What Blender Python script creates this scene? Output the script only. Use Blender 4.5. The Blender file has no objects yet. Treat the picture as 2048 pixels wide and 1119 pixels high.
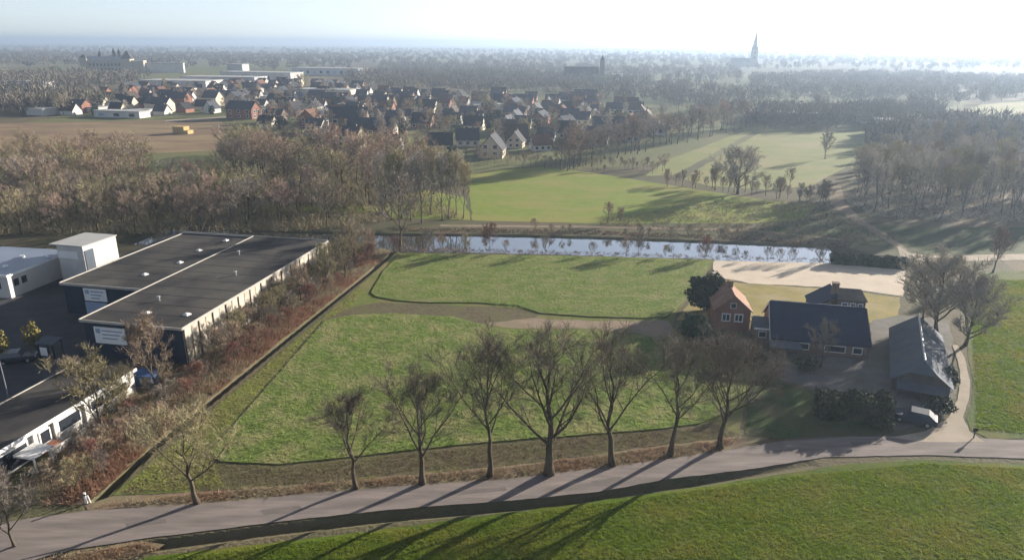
import bpy, bmesh, math, random
import numpy as np
from mathutils import Vector, Matrix
from mathutils.geometry import tessellate_polygon

random.seed(7)
RNG = np.random.default_rng(7)
S = bpy.context.scene
C = S.collection

# ------------------------------------------------------------------ camera
CAM_H = 38.0
FPX, CX, CY = 1409.0, 1024.0, 559.5
PITCH, ROLL = math.radians(18.54), math.radians(0.36)
FW = np.array([0, math.cos(PITCH), -math.sin(PITCH)])
UP0 = np.array([0, math.sin(PITCH), math.cos(PITCH)])
RT0 = np.array([1.0, 0, 0])
RT = RT0 * math.cos(ROLL) + UP0 * math.sin(ROLL)
UP = UP0 * math.cos(ROLL) - RT0 * math.sin(ROLL)
cam = bpy.data.cameras.new('camera')
cam.sensor_width = 36.0
cam.lens = FPX / 2048 * 36
cam.clip_start = 0.5
cam.clip_end = 90000
camo = bpy.data.objects.new('camera', cam)
C.objects.link(camo)
camo.matrix_world = Matrix(((RT[0], UP[0], -FW[0], 0), (RT[1], UP[1], -FW[1], 0), (RT[2], UP[2], -FW[2], CAM_H), (0, 0, 0, 1)))
S.camera = camo

# ------------------------------------------------------------------ light
SUN_AZ, SUN_EL = math.radians(51), math.radians(14.5)
SUNV = Vector((math.sin(SUN_AZ) * math.cos(SUN_EL), math.cos(SUN_AZ) * math.cos(SUN_EL), math.sin(SUN_EL)))
w = bpy.data.worlds.new('World')
S.world = w
w.use_nodes = True
nt = w.node_tree
nt.nodes.clear()
sky = nt.nodes.new('ShaderNodeTexSky')
sky.sky_type = 'NISHITA'
sky.sun_disc = False
sky.sun_elevation = SUN_EL
sky.sun_rotation = SUN_AZ
sky.altitude = 0
sky.air_density = 0.5
sky.dust_density = 0.35
sky.ozone_density = 1.0
bg = nt.nodes.new('ShaderNodeBackground')
bg.inputs[1].default_value = 0.068
wo = nt.nodes.new('ShaderNodeOutputWorld')
hsv = nt.nodes.new('ShaderNodeHueSaturation')
hsv.inputs['Saturation'].default_value = 0.55
nt.links.new(sky.outputs[0], hsv.inputs['Color'])
tint = nt.nodes.new('ShaderNodeMix')
tint.data_type = 'RGBA'
tint.blend_type = 'MULTIPLY'
tint.inputs[0].default_value = 1.0
tint.inputs[7].default_value = (1.0, 1.0, 1.0, 1)
nt.links.new(hsv.outputs[0], tint.inputs[6])
nt.links.new(tint.outputs[2], bg.inputs[0])
nt.links.new(bg.outputs[0], wo.inputs[0])
sl = bpy.data.lights.new('sun', 'SUN')
sl.energy = 5.0
sl.angle = math.radians(0.55)
sl.color = (1.0, 0.905, 0.785)
so = bpy.data.objects.new('sun', sl)
so.rotation_euler = SUNV.to_track_quat('Z', 'Y').to_euler()
so.location = (200, 160, 120)
C.objects.link(so)
S.view_settings.view_transform = 'Standard'
S.view_settings.look = 'None'
S.view_settings.exposure = 1.5
S.view_settings.gamma = 1
S.view_settings.use_curve_mapping = False
S.render.engine = 'CYCLES'
cy = S.cycles
cy.use_denoising = True
cy.max_bounces = 6
cy.diffuse_bounces = 2
cy.glossy_bounces = 2
cy.transmission_bounces = 2
cy.transparent_max_bounces = 4
cy.volume_bounces = 0
cy.use_adaptive_sampling = True
cy.adaptive_threshold = 0.03

HAZE_DENSITY = 0.00033
HAZE_COLOR = (0.45, 0.58, 0.76, 1)
HAZE_G = 0.43


# ------------------------------------------------------------------ helpers
def ray(x, y):
    return FW + RT * (x - CX) / FPX - UP * (y - CY) / FPX


def G(x, y, z=0.0):
    """ground (or height z) point that the photograph shows at x, y"""
    d = ray(x, y)
    t = (z - CAM_H) / d[2]
    return Vector((d[0] * t, d[1] * t, z))


def proj(p):
    d = np.array([p[0], p[1], p[2] - CAM_H])
    k = d @ FW
    return CX + FPX * (d @ RT) / k, CY - FPX * (d @ UP) / k


def GP(pts, z=0.0):
    return [G(x, y, z) for x, y in pts]


def inpoly(x, y, poly):
    c = False
    n = len(poly)
    for i in range(n):
        x0, y0 = poly[i][0], poly[i][1]
        x1, y1 = poly[i - 1][0], poly[i - 1][1]
        if (y0 > y) != (y1 > y) and x < (x1 - x0) * (y - y0) / (y1 - y0) + x0:
            c = not c
    return c


def mesh(name, v, f, m=None, smooth=False):
    me = bpy.data.meshes.new(name)
    me.from_pydata([tuple(map(float, p)) for p in v] if not isinstance(v, np.ndarray) else v.tolist(), [], f if not isinstance(f, np.ndarray) else f.tolist())
    if m is not None:
        me.materials.append(m)
    if smooth:
        me.polygons.foreach_set('use_smooth', [True] * len(me.polygons))
    me.update()
    return me


def obj(name, me, parent=None, loc=None, rotz=0):
    o = bpy.data.objects.new(name, me)
    C.objects.link(o)
    if parent is not None:
        o.parent = parent
    if loc is not None:
        o.location = loc
    if rotz:
        o.rotation_euler = (0, 0, rotz)
    return o


def tag(o, label=None, cat=None, group=None, kind=None):
    if label:
        o['label'] = label
    if cat:
        o['category'] = cat
    if group:
        o['group'] = group
    if kind:
        o['kind'] = kind
    return o


def empty(name, label, cat, loc=(0, 0, 0), rotz=0, group=None):
    o = bpy.data.objects.new(name, None)
    o.empty_display_size = 0.5
    C.objects.link(o)
    o.location = loc
    o.rotation_euler = (0, 0, rotz)
    return tag(o, label, cat, group)


def copy_tree(root, loc, rotz=0, scale=None, label=None):
    r = root.copy()
    C.objects.link(r)
    r.location = loc
    r.rotation_euler = (0, 0, rotz)
    if scale is not None:
        r.scale = scale if not isinstance(scale, (int, float)) else (scale,) * 3
    if label:
        r['label'] = label
    for ch in root.children:
        c = ch.copy()
        C.objects.link(c)
        c.parent = r
        for g in ch.children:
            d = g.copy()
            C.objects.link(d)
            d.parent = c
    return r


ORD = ['first', 'second', 'third', 'fourth', 'fifth', 'sixth', 'seventh', 'eighth', 'ninth', 'tenth', 'eleventh', 'twelfth', 'thirteenth', 'fourteenth', 'fifteenth', 'sixteenth', 'seventeenth', 'eighteenth', 'nineteenth', 'twentieth']


def ordn(n):
    if n < 20:
        return ORD[n]
    t, u = divmod(n + 1, 10)
    tens = {2: 'twent', 3: 'thirt', 4: 'fort', 5: 'fift', 6: 'sixt', 7: 'sevent', 8: 'eight', 9: 'ninet'}[t]
    return tens + 'ieth' if u == 0 else tens + 'y-' + ORD[u - 1]


class MB:
    def __init__(s):
        s.v = []
        s.f = []

    def add(s, vs, fs):
        b = len(s.v)
        s.v += [tuple(p) for p in vs]
        s.f += [tuple(i + b for i in f) for f in fs]

    def box(s, x0, x1, y0, y1, z0, z1):
        s.add([(x0, y0, z0), (x1, y0, z0), (x1, y1, z0), (x0, y1, z0), (x0, y0, z1), (x1, y0, z1), (x1, y1, z1), (x0, y1, z1)],
              [(0, 3, 2, 1), (4, 5, 6, 7), (0, 1, 5, 4), (1, 2, 6, 5), (2, 3, 7, 6), (3, 0, 4, 7)])
        return s

    def slab(s, quad, t):
        """quad of 4 points thickened downwards along its normal"""
        q = [Vector(p) for p in quad]
        n = (q[1] - q[0]).cross(q[3] - q[0]).normalized() * t
        s.add(q + [p - n for p in q], [(0, 1, 2, 3), (7, 6, 5, 4), (0, 4, 5, 1), (1, 5, 6, 2), (2, 6, 7, 3), (3, 7, 4, 0)])
        return s

    def prism(s, pts, z0, z1):
        n = len(pts)
        s.add([(p[0], p[1], z0) for p in pts] + [(p[0], p[1], z1) for p in pts],
              [tuple(range(n))[::-1], tuple(range(n, 2 * n))] + [(i, (i + 1) % n, n + (i + 1) % n, n + i) for i in range(n)])
        return s

    def tube(s, pts, rad, k=5, cap=True):
        b = len(s.v)
        pts = [Vector(p) for p in pts]
        n = len(pts)
        d = (pts[-1] - pts[0]).normalized()
        a = d.orthogonal().normalized()
        for i in range(n):
            t = (pts[min(i + 1, n - 1)] - pts[max(i - 1, 0)]).normalized()
            a = (a - t * a.dot(t))
            a = a.normalized() if a.length > 1e-5 else t.orthogonal().normalized()
            c = t.cross(a)
            for j in range(k):
                an = 2 * math.pi * j / k
                s.v.append(tuple(pts[i] + (a * math.cos(an) + c * math.sin(an)) * rad[i]))
        for i in range(n - 1):
            for j in range(k):
                j2 = (j + 1) % k
                s.f.append((b + i * k + j, b + i * k + j2, b + (i + 1) * k + j2, b + (i + 1) * k + j))
        if cap:
            s.f.append(tuple(b + (n - 1) * k + j for j in range(k)))
            s.f.append(tuple(b + j for j in range(k))[::-1])
        return s

    def cone(s, x, y, z0, z1, r0, r1, k=10, ph=0.0):
        lo = [(x + r0 * math.cos(2 * math.pi * i / k + ph), y + r0 * math.sin(2 * math.pi * i / k + ph), z0) for i in range(k)]
        hi = [(x + r1 * math.cos(2 * math.pi * i / k + ph), y + r1 * math.sin(2 * math.pi * i / k + ph), z1) for i in range(k)]
        s.add(lo + hi, [tuple(range(k))[::-1], tuple(range(k, 2 * k))] + [(i, (i + 1) % k, k + (i + 1) % k, k + i) for i in range(k)])
        return s

    def build(s, name, m, parent=None, loc=None, rotz=0, smooth=False):
        return obj(name, mesh(name, s.v, s.f, m, smooth), parent, loc, rotz)


# ------------------------------------------------------------------ materials
MATS = {}


def mat(name, c1, c2=None, scale=1.0, rough=0.85, bump=0.0, bscale=None, detail=4, c3=None, s3=0.1, m3=0.5, rnd=0.0, spec=0.06,
        stretch=(1, 1, 1), contrast=0.25, metal=0.0, wave=None, transl=0.0, rot=0.0):
    m = bpy.data.materials.new(name)
    m.use_nodes = True
    t = m.node_tree
    N, L = t.nodes, t.links
    p = N['Principled BSDF']
    p.inputs['Roughness'].default_value = rough
    p.inputs['Specular IOR Level'].default_value = spec
    p.inputs['Metallic'].default_value = metal
    tc = N.new('ShaderNodeTexCoord')
    mp = N.new('ShaderNodeMapping')
    mp.inputs['Scale'].default_value = stretch
    mp.inputs['Rotation'].default_value = (0, 0, rot)
    L.new(tc.outputs['Object'], mp.inputs[0])
    col = None
    if c2 is None:
        c2 = tuple(x * 0.8 for x in c1)
    no = N.new('ShaderNodeTexNoise')
    no.inputs['Scale'].default_value = scale
    no.inputs['Detail'].default_value = detail
    no.inputs['Roughness'].default_value = 0.6
    L.new(mp.outputs[0], no.inputs['Vector'])
    rp = N.new('ShaderNodeValToRGB')
    rp.color_ramp.elements[0].position = 0.5 - contrast
    rp.color_ramp.elements[1].position = 0.5 + contrast
    rp.color_ramp.elements[0].color = (*c2, 1)
    rp.color_ramp.elements[1].color = (*c1, 1)
    L.new(no.outputs['Fac'], rp.inputs[0])
    col = rp.outputs[0]
    if c3 is not None:
        n3 = N.new('ShaderNodeTexNoise')
        n3.inputs['Scale'].default_value = s3
        n3.inputs['Detail'].default_value = 5
        L.new(mp.outputs[0], n3.inputs['Vector'])
        r3 = N.new('ShaderNodeValToRGB')
        r3.color_ramp.elements[0].position = 0.44
        r3.color_ramp.elements[1].position = 0.62
        r3.color_ramp.elements[0].color = (0, 0, 0, 1)
        r3.color_ramp.elements[1].color = (m3, m3, m3, 1)
        L.new(n3.outputs['Fac'], r3.inputs[0])
        mx = N.new('ShaderNodeMix')
        mx.data_type = 'RGBA'
        L.new(r3.outputs[0], mx.inputs[0])
        L.new(col, mx.inputs[6])
        mx.inputs[7].default_value = (*c3, 1)
        col = mx.outputs[2]
    if wave is not None:  # (scale, strength, rotation)
        mw = N.new('ShaderNodeMapping')
        mw.inputs['Rotation'].default_value = (0, 0, wave[2])
        L.new(tc.outputs['Object'], mw.inputs[0])
        wv = N.new('ShaderNodeTexWave')
        wv.inputs['Scale'].default_value = wave[0]
        wv.inputs['Distortion'].default_value = 2.5
        wv.inputs['Detail'].default_value = 3
        wv.inputs['Detail Scale'].default_value = 0.6
        L.new(mw.outputs[0], wv.inputs['Vector'])
        mr = N.new('ShaderNodeMapRange')
        mr.inputs[3].default_value = 1 - wave[1]
        mr.inputs[4].default_value = 1 + wave[1] * 0.6
        L.new(wv.outputs['Fac'], mr.inputs[0])
        vm = N.new('ShaderNodeVectorMath')
        vm.operation = 'SCALE'
        L.new(col, vm.inputs[0])
        L.new(mr.outputs[0], vm.inputs['Scale'])
        col = vm.outputs[0]
    if rnd > 0:
        oi = N.new('ShaderNodeObjectInfo')
        mr = N.new('ShaderNodeMapRange')
        mr.inputs[3].default_value = 1 - rnd
        mr.inputs[4].default_value = 1 + rnd
        L.new(oi.outputs['Random'], mr.inputs[0])
        vm = N.new('ShaderNodeVectorMath')
        vm.operation = 'SCALE'
        L.new(col, vm.inputs[0])
        L.new(mr.outputs[0], vm.inputs['Scale'])
        hs = N.new('ShaderNodeHueSaturation')
        m2 = N.new('ShaderNodeMapRange')
        m2.inputs[3].default_value = 0.5 - rnd * 0.05
        m2.inputs[4].default_value = 0.5 + rnd * 0.09
        ml = N.new('ShaderNodeMath')
        ml.operation = 'FRACT'
        mm = N.new('ShaderNodeMath')
        mm.operation = 'MULTIPLY'
        mm.inputs[1].default_value = 7.31
        L.new(oi.outputs['Random'], mm.inputs[0])
        L.new(mm.outputs[0], ml.inputs[0])
        L.new(ml.outputs[0], m2.inputs[0])
        L.new(m2.outputs[0], hs.inputs['Hue'])
        L.new(vm.outputs[0], hs.inputs['Color'])
        col = hs.outputs[0]
    L.new(col, p.inputs['Base Color'])
    if bump > 0:
        nb = N.new('ShaderNodeTexNoise')
        nb.inputs['Scale'].default_value = bscale or scale * 4
        nb.inputs['Detail'].default_value = 5
        L.new(mp.outputs[0], nb.inputs['Vector'])
        bp = N.new('ShaderNodeBump')
        bp.inputs['Strength'].default_value = min(bump, 1.0)
        bp.inputs['Distance'].default_value = 0.15 * max(1.0, bump)
        L.new(nb.outputs['Fac'], bp.inputs['Height'])
        L.new(bp.outputs[0], p.inputs['Normal'])
    if transl > 0:
        tr = N.new('ShaderNodeBsdfTranslucent')
        L.new(col, tr.inputs['Color'])
        ms = N.new('ShaderNodeMixShader')
        ms.inputs[0].default_value = transl
        L.new(p.outputs[0], ms.inputs[1])
        L.new(tr.outputs[0], ms.inputs[2])
        L.new(ms.outputs[0], N['Material Output'].inputs['Surface'])
    MATS[name] = m
    return m


M_ground = mat('rough_grass', (0.17, 0.15, 0.07), (0.09, 0.10, 0.045), 0.35, c3=(0.20, 0.14, 0.09), s3=0.05, m3=0.6, bump=0.8, bscale=2.5)
M_meadow = mat('meadow_grass', (0.10, 0.145, 0.016), (0.055, 0.092, 0.010), 1.6, c3=(0.13, 0.135, 0.024), s3=0.16, m3=0.8, bump=0.5, bscale=9, wave=(0.1, 0.16, 1.45), stretch=(1, 1.8, 1), contrast=0.18)
M_crop = mat('upper_crop', (0.165, 0.205, 0.052), (0.09, 0.13, 0.032), 2.2, c3=(0.20, 0.19, 0.085), s3=0.25, m3=0.8, bump=0.6, bscale=7, stretch=(1, 2.0, 1), contrast=0.16)
M_crop2 = mat('lower_crop', (0.18, 0.22, 0.06), (0.10, 0.14, 0.038), 2.0, c3=(0.23, 0.215, 0.10), s3=0.3, m3=0.8, bump=0.5, bscale=8, contrast=0.18)
M_cropleaf = mat('crop_leaves', (0.32, 0.41, 0.12), (0.16, 0.225, 0.065), 1.2, c3=(0.42, 0.41, 0.20), s3=0.3, m3=0.7, transl=0.5, contrast=0.16)
M_headland = mat('headland_grass', (0.16, 0.18, 0.05), (0.10, 0.125, 0.035), 0.8, c3=(0.19, 0.16, 0.08), s3=0.16, m3=0.7, bump=0.35, bscale=9)
M_track = mat('brown_track', (0.145, 0.118, 0.072), (0.085, 0.073, 0.046), 1.6, c3=(0.12, 0.12, 0.055), s3=0.3, m3=0.7, bump=0.5, bscale=6, contrast=0.15)
M_grasstuft = mat('meadow_blades', (0.24, 0.32, 0.035), (0.12, 0.18, 0.02), 1.2, c3=(0.28, 0.27, 0.055), s3=0.2, m3=0.8, transl=0.45)
M_stubble = mat('stubble', (0.24, 0.19, 0.115), (0.14, 0.115, 0.07), 0.9, c3=(0.20, 0.20, 0.09), s3=0.25, m3=0.8, transl=0.3)
M_headtuft = mat('headland_blades', (0.42, 0.39, 0.16), (0.25, 0.25, 0.10), 0.8, c3=(0.33, 0.38, 0.10), s3=0.2, m3=0.8, transl=0.4)
M_litter = mat('leaf_litter', (0.25, 0.18, 0.12), (0.14, 0.11, 0.075), 1.1, c3=(0.20, 0.185, 0.11), s3=0.25, m3=0.8, bump=0.4, bscale=9)
M_road = mat('asphalt', (0.26, 0.22, 0.20), (0.185, 0.16, 0.147), 0.9, c3=(0.15, 0.132, 0.12), s3=0.35, m3=0.6, rough=0.85, bump=0.15, bscale=30, stretch=(0.35, 2.6, 1), spec=0.1, rot=-0.22, contrast=0.2, wave=(0.17, 0.1, 1.36))
M_sandtrack = mat('sand_track', (0.31, 0.235, 0.17), (0.21, 0.165, 0.12), 0.6, c3=(0.16, 0.15, 0.08), s3=0.2, m3=0.5, bump=0.5, bscale=5)
M_arena = mat('arena_sand', (0.62, 0.52, 0.40), (0.48, 0.41, 0.32), 0.35, c3=(0.52, 0.46, 0.37), s3=0.1, m3=0.8, bump=0.5, bscale=4)
M_yellow = mat('winter_lawn', (0.33, 0.26, 0.09), (0.19, 0.18, 0.06), 0.4, c3=(0.36, 0.29, 0.17), s3=0.15, m3=0.6, bump=0.6, bscale=5)
M_path = mat('concrete_path', (0.43, 0.36, 0.28), (0.33, 0.28, 0.22), 0.5, c3=(0.27, 0.24, 0.17), s3=0.3, m3=0.5, bump=0.2, bscale=8)
M_yard = mat('yard_gravel', (0.20, 0.185, 0.17), (0.13, 0.125, 0.115), 0.6, c3=(0.11, 0.12, 0.07), s3=0.2, m3=0.5, bump=0.4, bscale=6)
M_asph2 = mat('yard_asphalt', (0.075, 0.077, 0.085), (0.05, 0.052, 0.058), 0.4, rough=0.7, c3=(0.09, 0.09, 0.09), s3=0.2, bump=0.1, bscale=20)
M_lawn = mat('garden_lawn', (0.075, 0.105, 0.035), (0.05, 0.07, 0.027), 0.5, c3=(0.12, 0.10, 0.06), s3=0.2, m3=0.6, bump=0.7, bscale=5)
M_meadow2 = mat('far_meadow', (0.215, 0.255, 0.05), (0.14, 0.185, 0.035), 0.3, c3=(0.24, 0.225, 0.07), s3=0.05, m3=0.8, bump=0.5, bscale=2, stretch=(1, 2, 1))
M_meadow3 = mat('pale_meadow', (0.23, 0.24, 0.09), (0.17, 0.19, 0.07), 0.1, c3=(0.26, 0.23, 0.12), s3=0.03, m3=0.8, bump=0.4, bscale=2, stretch=(1, 2, 1))
M_bare = mat('bare_soil', (0.235, 0.16, 0.10), (0.15, 0.11, 0.072), 0.08, c3=(0.26, 0.20, 0.11), s3=0.02, m3=0.9, bump=0.7, bscale=0.6, stretch=(1, 3, 1))
M_right = mat('right_grass', (0.09, 0.125, 0.014), (0.05, 0.078, 0.009), 1.5, c3=(0.115, 0.112, 0.02), s3=0.2, m3=0.8, bump=0.5, bscale=7, contrast=0.18)

M_bark = mat('bark', (0.13, 0.105, 0.075), (0.065, 0.054, 0.04), 1.5, bump=0.6, bscale=8, stretch=(1, 1, 0.25))
M_barkpale = mat('pale_bark', (0.21, 0.19, 0.16), (0.11, 0.10, 0.085), 1.2, bump=0.4, bscale=6, stretch=(1, 1, 0.3), rnd=0.25)
M_twig = mat('roadside_twigs', (0.225, 0.185, 0.145), (0.135, 0.114, 0.09), 0.8, rnd=0.15)
M_twigwood = mat('wood_twigs', (0.39, 0.30, 0.225), (0.24, 0.19, 0.14), 0.3, rnd=0.22)
M_twigolive = mat('olive_twigs', (0.36, 0.30, 0.18), (0.22, 0.19, 0.115), 0.3, rnd=0.3)
M_twigpink = mat('pink_twigs', (0.44, 0.325, 0.25), (0.28, 0.21, 0.165), 0.3, rnd=0.2)
M_twiggrey = mat('grey_twigs', (0.29, 0.25, 0.21), (0.18, 0.158, 0.135), 0.3, rnd=0.25)
M_twigslim = mat('plantation_twigs', (0.47, 0.42, 0.35), (0.31, 0.28, 0.235), 0.3, rnd=0.2)
M_twigred = mat('red_twigs', (0.30, 0.16, 0.125), (0.18, 0.105, 0.085), 0.6, rnd=0.15)
M_ever = mat('dark_evergreen', (0.035, 0.055, 0.024), (0.018, 0.030, 0.015), 0.9, rnd=0.2)
M_hedge = mat('hedge_leaves', (0.06, 0.075, 0.032), (0.03, 0.042, 0.02), 0.9, c3=(0.13, 0.11, 0.07), s3=0.5, m3=0.5)
M_yshrub = mat('yellow_shrub', (0.24, 0.20, 0.06), (0.13, 0.12, 0.04), 0.9)
M_brush = mat('brush_litter', (0.34, 0.195, 0.13), (0.21, 0.135, 0.09), 0.5, c3=(0.31, 0.265, 0.175), s3=0.15, m3=1.0, transl=0.3)
M_dry = mat('dry_grass', (0.38, 0.31, 0.20), (0.23, 0.18, 0.115), 0.8, c3=(0.27, 0.165, 0.105), s3=0.2, m3=0.8, transl=0.3)
M_reed = mat('reeds', (0.25, 0.19, 0.12), (0.15, 0.11, 0.075), 0.5, c3=(0.22, 0.10, 0.07), s3=0.1, m3=0.7)
M_farwood = mat('far_wood_twigs', (0.20, 0.17, 0.14), (0.13, 0.113, 0.093), 0.02, c3=(0.155, 0.15, 0.10), s3=0.008, m3=0.8)

M_roofdark = mat('bitumen_roof', (0.062, 0.058, 0.055), (0.038, 0.037, 0.037), 0.25, rough=0.75, c3=(0.095, 0.088, 0.076), s3=0.12, m3=0.8, bump=0.2, bscale=3, contrast=0.18)
M_seam = mat('bitumen_seam', (0.045, 0.043, 0.042), (0.035, 0.034, 0.034), 1.0)
M_trim = mat('metal_trim', (0.42, 0.40, 0.36), (0.33, 0.31, 0.28), 1.0, rough=0.5)
M_navy = mat('navy_cladding', (0.035, 0.045, 0.07), (0.028, 0.036, 0.055), 0.6, rough=0.6)
M_cream = mat('cream_panel', (0.48, 0.43, 0.36), (0.33, 0.295, 0.245), 0.9, c3=(0.25, 0.21, 0.16), s3=0.5, m3=0.7, rough=0.8, rnd=0.15, contrast=0.18)
M_white = mat('white_render', (0.62, 0.60, 0.56), (0.50, 0.48, 0.45), 0.4, rough=0.8, c3=(0.44, 0.41, 0.36), s3=0.3, m3=0.4)
M_whitepaint = mat('white_paint', (0.78, 0.78, 0.76), (0.70, 0.70, 0.68), 1.0, rough=0.5)
M_greyroof = mat('light_roof', (0.40, 0.40, 0.385), (0.32, 0.32, 0.31), 0.4, rough=0.6)
M_blueroof = mat('blue_metal_roof', (0.20, 0.24, 0.30), (0.15, 0.18, 0.24), 0.25, rough=0.28, spec=0.6, bump=0.05, bscale=2)
M_glass = mat('window_glass', (0.03, 0.035, 0.045), (0.02, 0.024, 0.03), 1.0, rough=0.12, spec=0.6)
M_carglass = mat('car_glass', (0.02, 0.024, 0.03), (0.015, 0.018, 0.022), 1.0, rough=0.5, spec=0.15)
M_signblue = mat('sign_grey_blue', (0.30, 0.36, 0.48), (0.26, 0.32, 0.42), 1.0, rough=0.5)
M_brickred = mat('red_brick', (0.27, 0.13, 0.09), (0.19, 0.095, 0.07), 2.0, c3=(0.30, 0.17, 0.12), s3=0.4, m3=0.5)
M_brickbrown = mat('brown_brick', (0.22, 0.155, 0.11), (0.15, 0.11, 0.08), 2.0, c3=(0.25, 0.20, 0.15), s3=0.4, m3=0.5)
M_tileorange = mat('orange_tiles', (0.30, 0.165, 0.115), (0.20, 0.115, 0.085), 1.5, c3=(0.33, 0.23, 0.17), s3=0.6, m3=0.6, bump=0.4, bscale=5)
M_slate = mat('slate_tiles', (0.020, 0.034, 0.075), (0.014, 0.025, 0.056), 0.8, rough=0.65, spec=0.12, bump=0.2, bscale=5, c3=(0.028, 0.036, 0.06), s3=0.3, m3=0.5)
M_fibre = mat('fibre_cement', (0.11, 0.13, 0.16), (0.078, 0.093, 0.115), 0.5, rough=0.8, c3=(0.13, 0.13, 0.115), s3=0.4, m3=0.5, bump=0.15, bscale=4)
M_wood = mat('weathered_timber', (0.12, 0.10, 0.085), (0.08, 0.068, 0.058), 1.5, stretch=(1, 1, 0.2))
M_dark = mat('dark_metal', (0.03, 0.03, 0.033), (0.02, 0.02, 0.022), 1.0, rough=0.5)
M_galv = mat('galvanised_steel', (0.45, 0.46, 0.47), (0.36, 0.37, 0.38), 1.0, rough=0.35, metal=0.6)
M_carpaint = mat('dark_car_paint', (0.05, 0.055, 0.07), (0.045, 0.05, 0.062), 1.0, rough=0.22, spec=0.6)
M_carsilver = mat('grey_car_paint', (0.045, 0.055, 0.075), (0.038, 0.047, 0.065), 1.0, rough=0.6, spec=0.1)
M_blue = mat('blue_paint', (0.06, 0.11, 0.24), (0.045, 0.085, 0.19), 0.8, rough=0.45)
M_straw = mat('tan_straw', (0.50, 0.36, 0.17), (0.38, 0.27, 0.13), 0.4)
M_stone = mat('castle_stone', (0.42, 0.36, 0.28), (0.33, 0.28, 0.22), 0.1)
M_stonegrey = mat('church_stone', (0.20, 0.165, 0.14), (0.15, 0.13, 0.11), 0.1)
WALLS = {'white': M_white, 'cream': mat('cream_render', (0.60, 0.53, 0.40), (0.52, 0.46, 0.35), 0.3),
         'red brick': M_brickred, 'brown brick': M_brickbrown, 'pale grey': mat('grey_render', (0.46, 0.46, 0.46), (0.40, 0.40, 0.40), 0.3)}
ROOFS = {'slate grey': mat('slate_roof', (0.07, 0.075, 0.09), (0.05, 0.055, 0.065), 0.5, rough=0.6, rnd=0.25),
         'dark brown': mat('brown_roof', (0.085, 0.066, 0.056), (0.06, 0.048, 0.042), 0.5, rough=0.7, rnd=0.25),
         'red tiled': mat('red_roof', (0.16, 0.085, 0.062), (0.115, 0.062, 0.047), 0.5, rough=0.75, rnd=0.2),
         'pale flat': M_greyroof, 'near black': mat('black_roof', (0.035, 0.036, 0.04), (0.026, 0.027, 0.03), 0.5, rough=0.55, rnd=0.2)}

# far ground: patchwork of winter fields, darker copses
mw = M_ground.node_tree
pN, pL = mw.nodes, mw.links
prin = pN['Principled BSDF']
old = prin.inputs['Base Color'].links[0].from_socket
tc = pN.new('ShaderNodeTexCoord')
vo = pN.new('ShaderNodeTexVoronoi')
vo.inputs['Scale'].default_value = 0.0042
mp = pN.new('ShaderNodeMapping')
mp.inputs['Scale'].default_value = (1.0, 0.6, 1)
mp.inputs['Rotation'].default_value = (0, 0, 0.4)
pL.new(tc.outputs['Object'], mp.inputs[0])
pL.new(mp.outputs[0], vo.inputs['Vector'])
sp = pN.new('ShaderNodeSeparateColor')
pL.new(vo.outputs['Color'], sp.inputs[0])
rp = pN.new('ShaderNodeValToRGB')
rp.color_ramp.interpolation = 'CONSTANT'
cols = [(0.0, (0.10, 0.085, 0.06)), (0.25, (0.13, 0.15, 0.06)), (0.45, (0.17, 0.13, 0.09)), (0.62, (0.085, 0.08, 0.055)), (0.78, (0.15, 0.17, 0.075)), (0.9, (0.20, 0.16, 0.11))]
el = rp.color_ramp.elements
el[0].position, el[0].color = cols[0][0], (*cols[0][1], 1)
el[1].position, el[1].color = cols[1][0], (*cols[1][1], 1)
for ps, cc in cols[2:]:
    e = el.new(ps)
    e.color = (*cc, 1)
pL.new(sp.outputs[0], rp.inputs[0])
mx = pN.new('ShaderNodeMix')
mx.data_type = 'RGBA'
mx.inputs[0].default_value = 0.55
pL.new(old, mx.inputs[6])
pL.new(rp.outputs[0], mx.inputs[7])
pL.new(mx.outputs[2], prin.inputs['Base Color'])

M_water = bpy.data.materials.new('canal_water')
M_water.use_nodes = True
p = M_water.node_tree.nodes['Principled BSDF']
p.inputs['Base Color'].default_value = (0.02, 0.028, 0.028, 1)
p.inputs['Roughness'].default_value = 0.04
p.inputs['Specular IOR Level'].default_value = 1.0
p.inputs['IOR'].default_value = 3.2
nz = M_water.node_tree.nodes.new('ShaderNodeTexNoise')
nz.inputs['Scale'].default_value = 1.3
bp = M_water.node_tree.nodes.new('ShaderNodeBump')
bp.inputs['Strength'].default_value = 0.06
bp.inputs['Distance'].default_value = 0.1
M_water.node_tree.links.new(nz.outputs['Fac'], bp.inputs['Height'])
M_water.node_tree.links.new(bp.outputs[0], p.inputs['Normal'])

# ------------------------------------------------------------------ terrain
DITCH_ROAD = [(-80, 1190), (120, 1125), (300, 1092), (560, 1058), (780, 1032), (1024, 1011), (1200, 993), (1330, 971), (1500, 948), (1620, 928)]
DITCH_HEDGE = [(196, 992), (300, 893), (420, 797), (550, 692), (650, 612), (722, 555), (782, 507)]
CANAL_MID = [(300, 470), (780, 484), (1000, 486), (1200, 491), (1430, 500), (1640, 509), (1672, 511)]


def dist_poly(X, Y, line):
    d = np.full(X.shape, 1e9)
    for a, b in zip(line[:-1], line[1:]):
        ax, ay, bx, by = a[0], a[1], b[0], b[1]
        L2 = (bx - ax) ** 2 + (by - ay) ** 2
        t = np.clip(((X - ax) * (bx - ax) + (Y - ay) * (by - ay)) / L2, 0, 1)
        d = np.minimum(d, np.hypot(X - ax - t * (bx - ax), Y - ay - t * (by - ay)))
    return d


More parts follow.
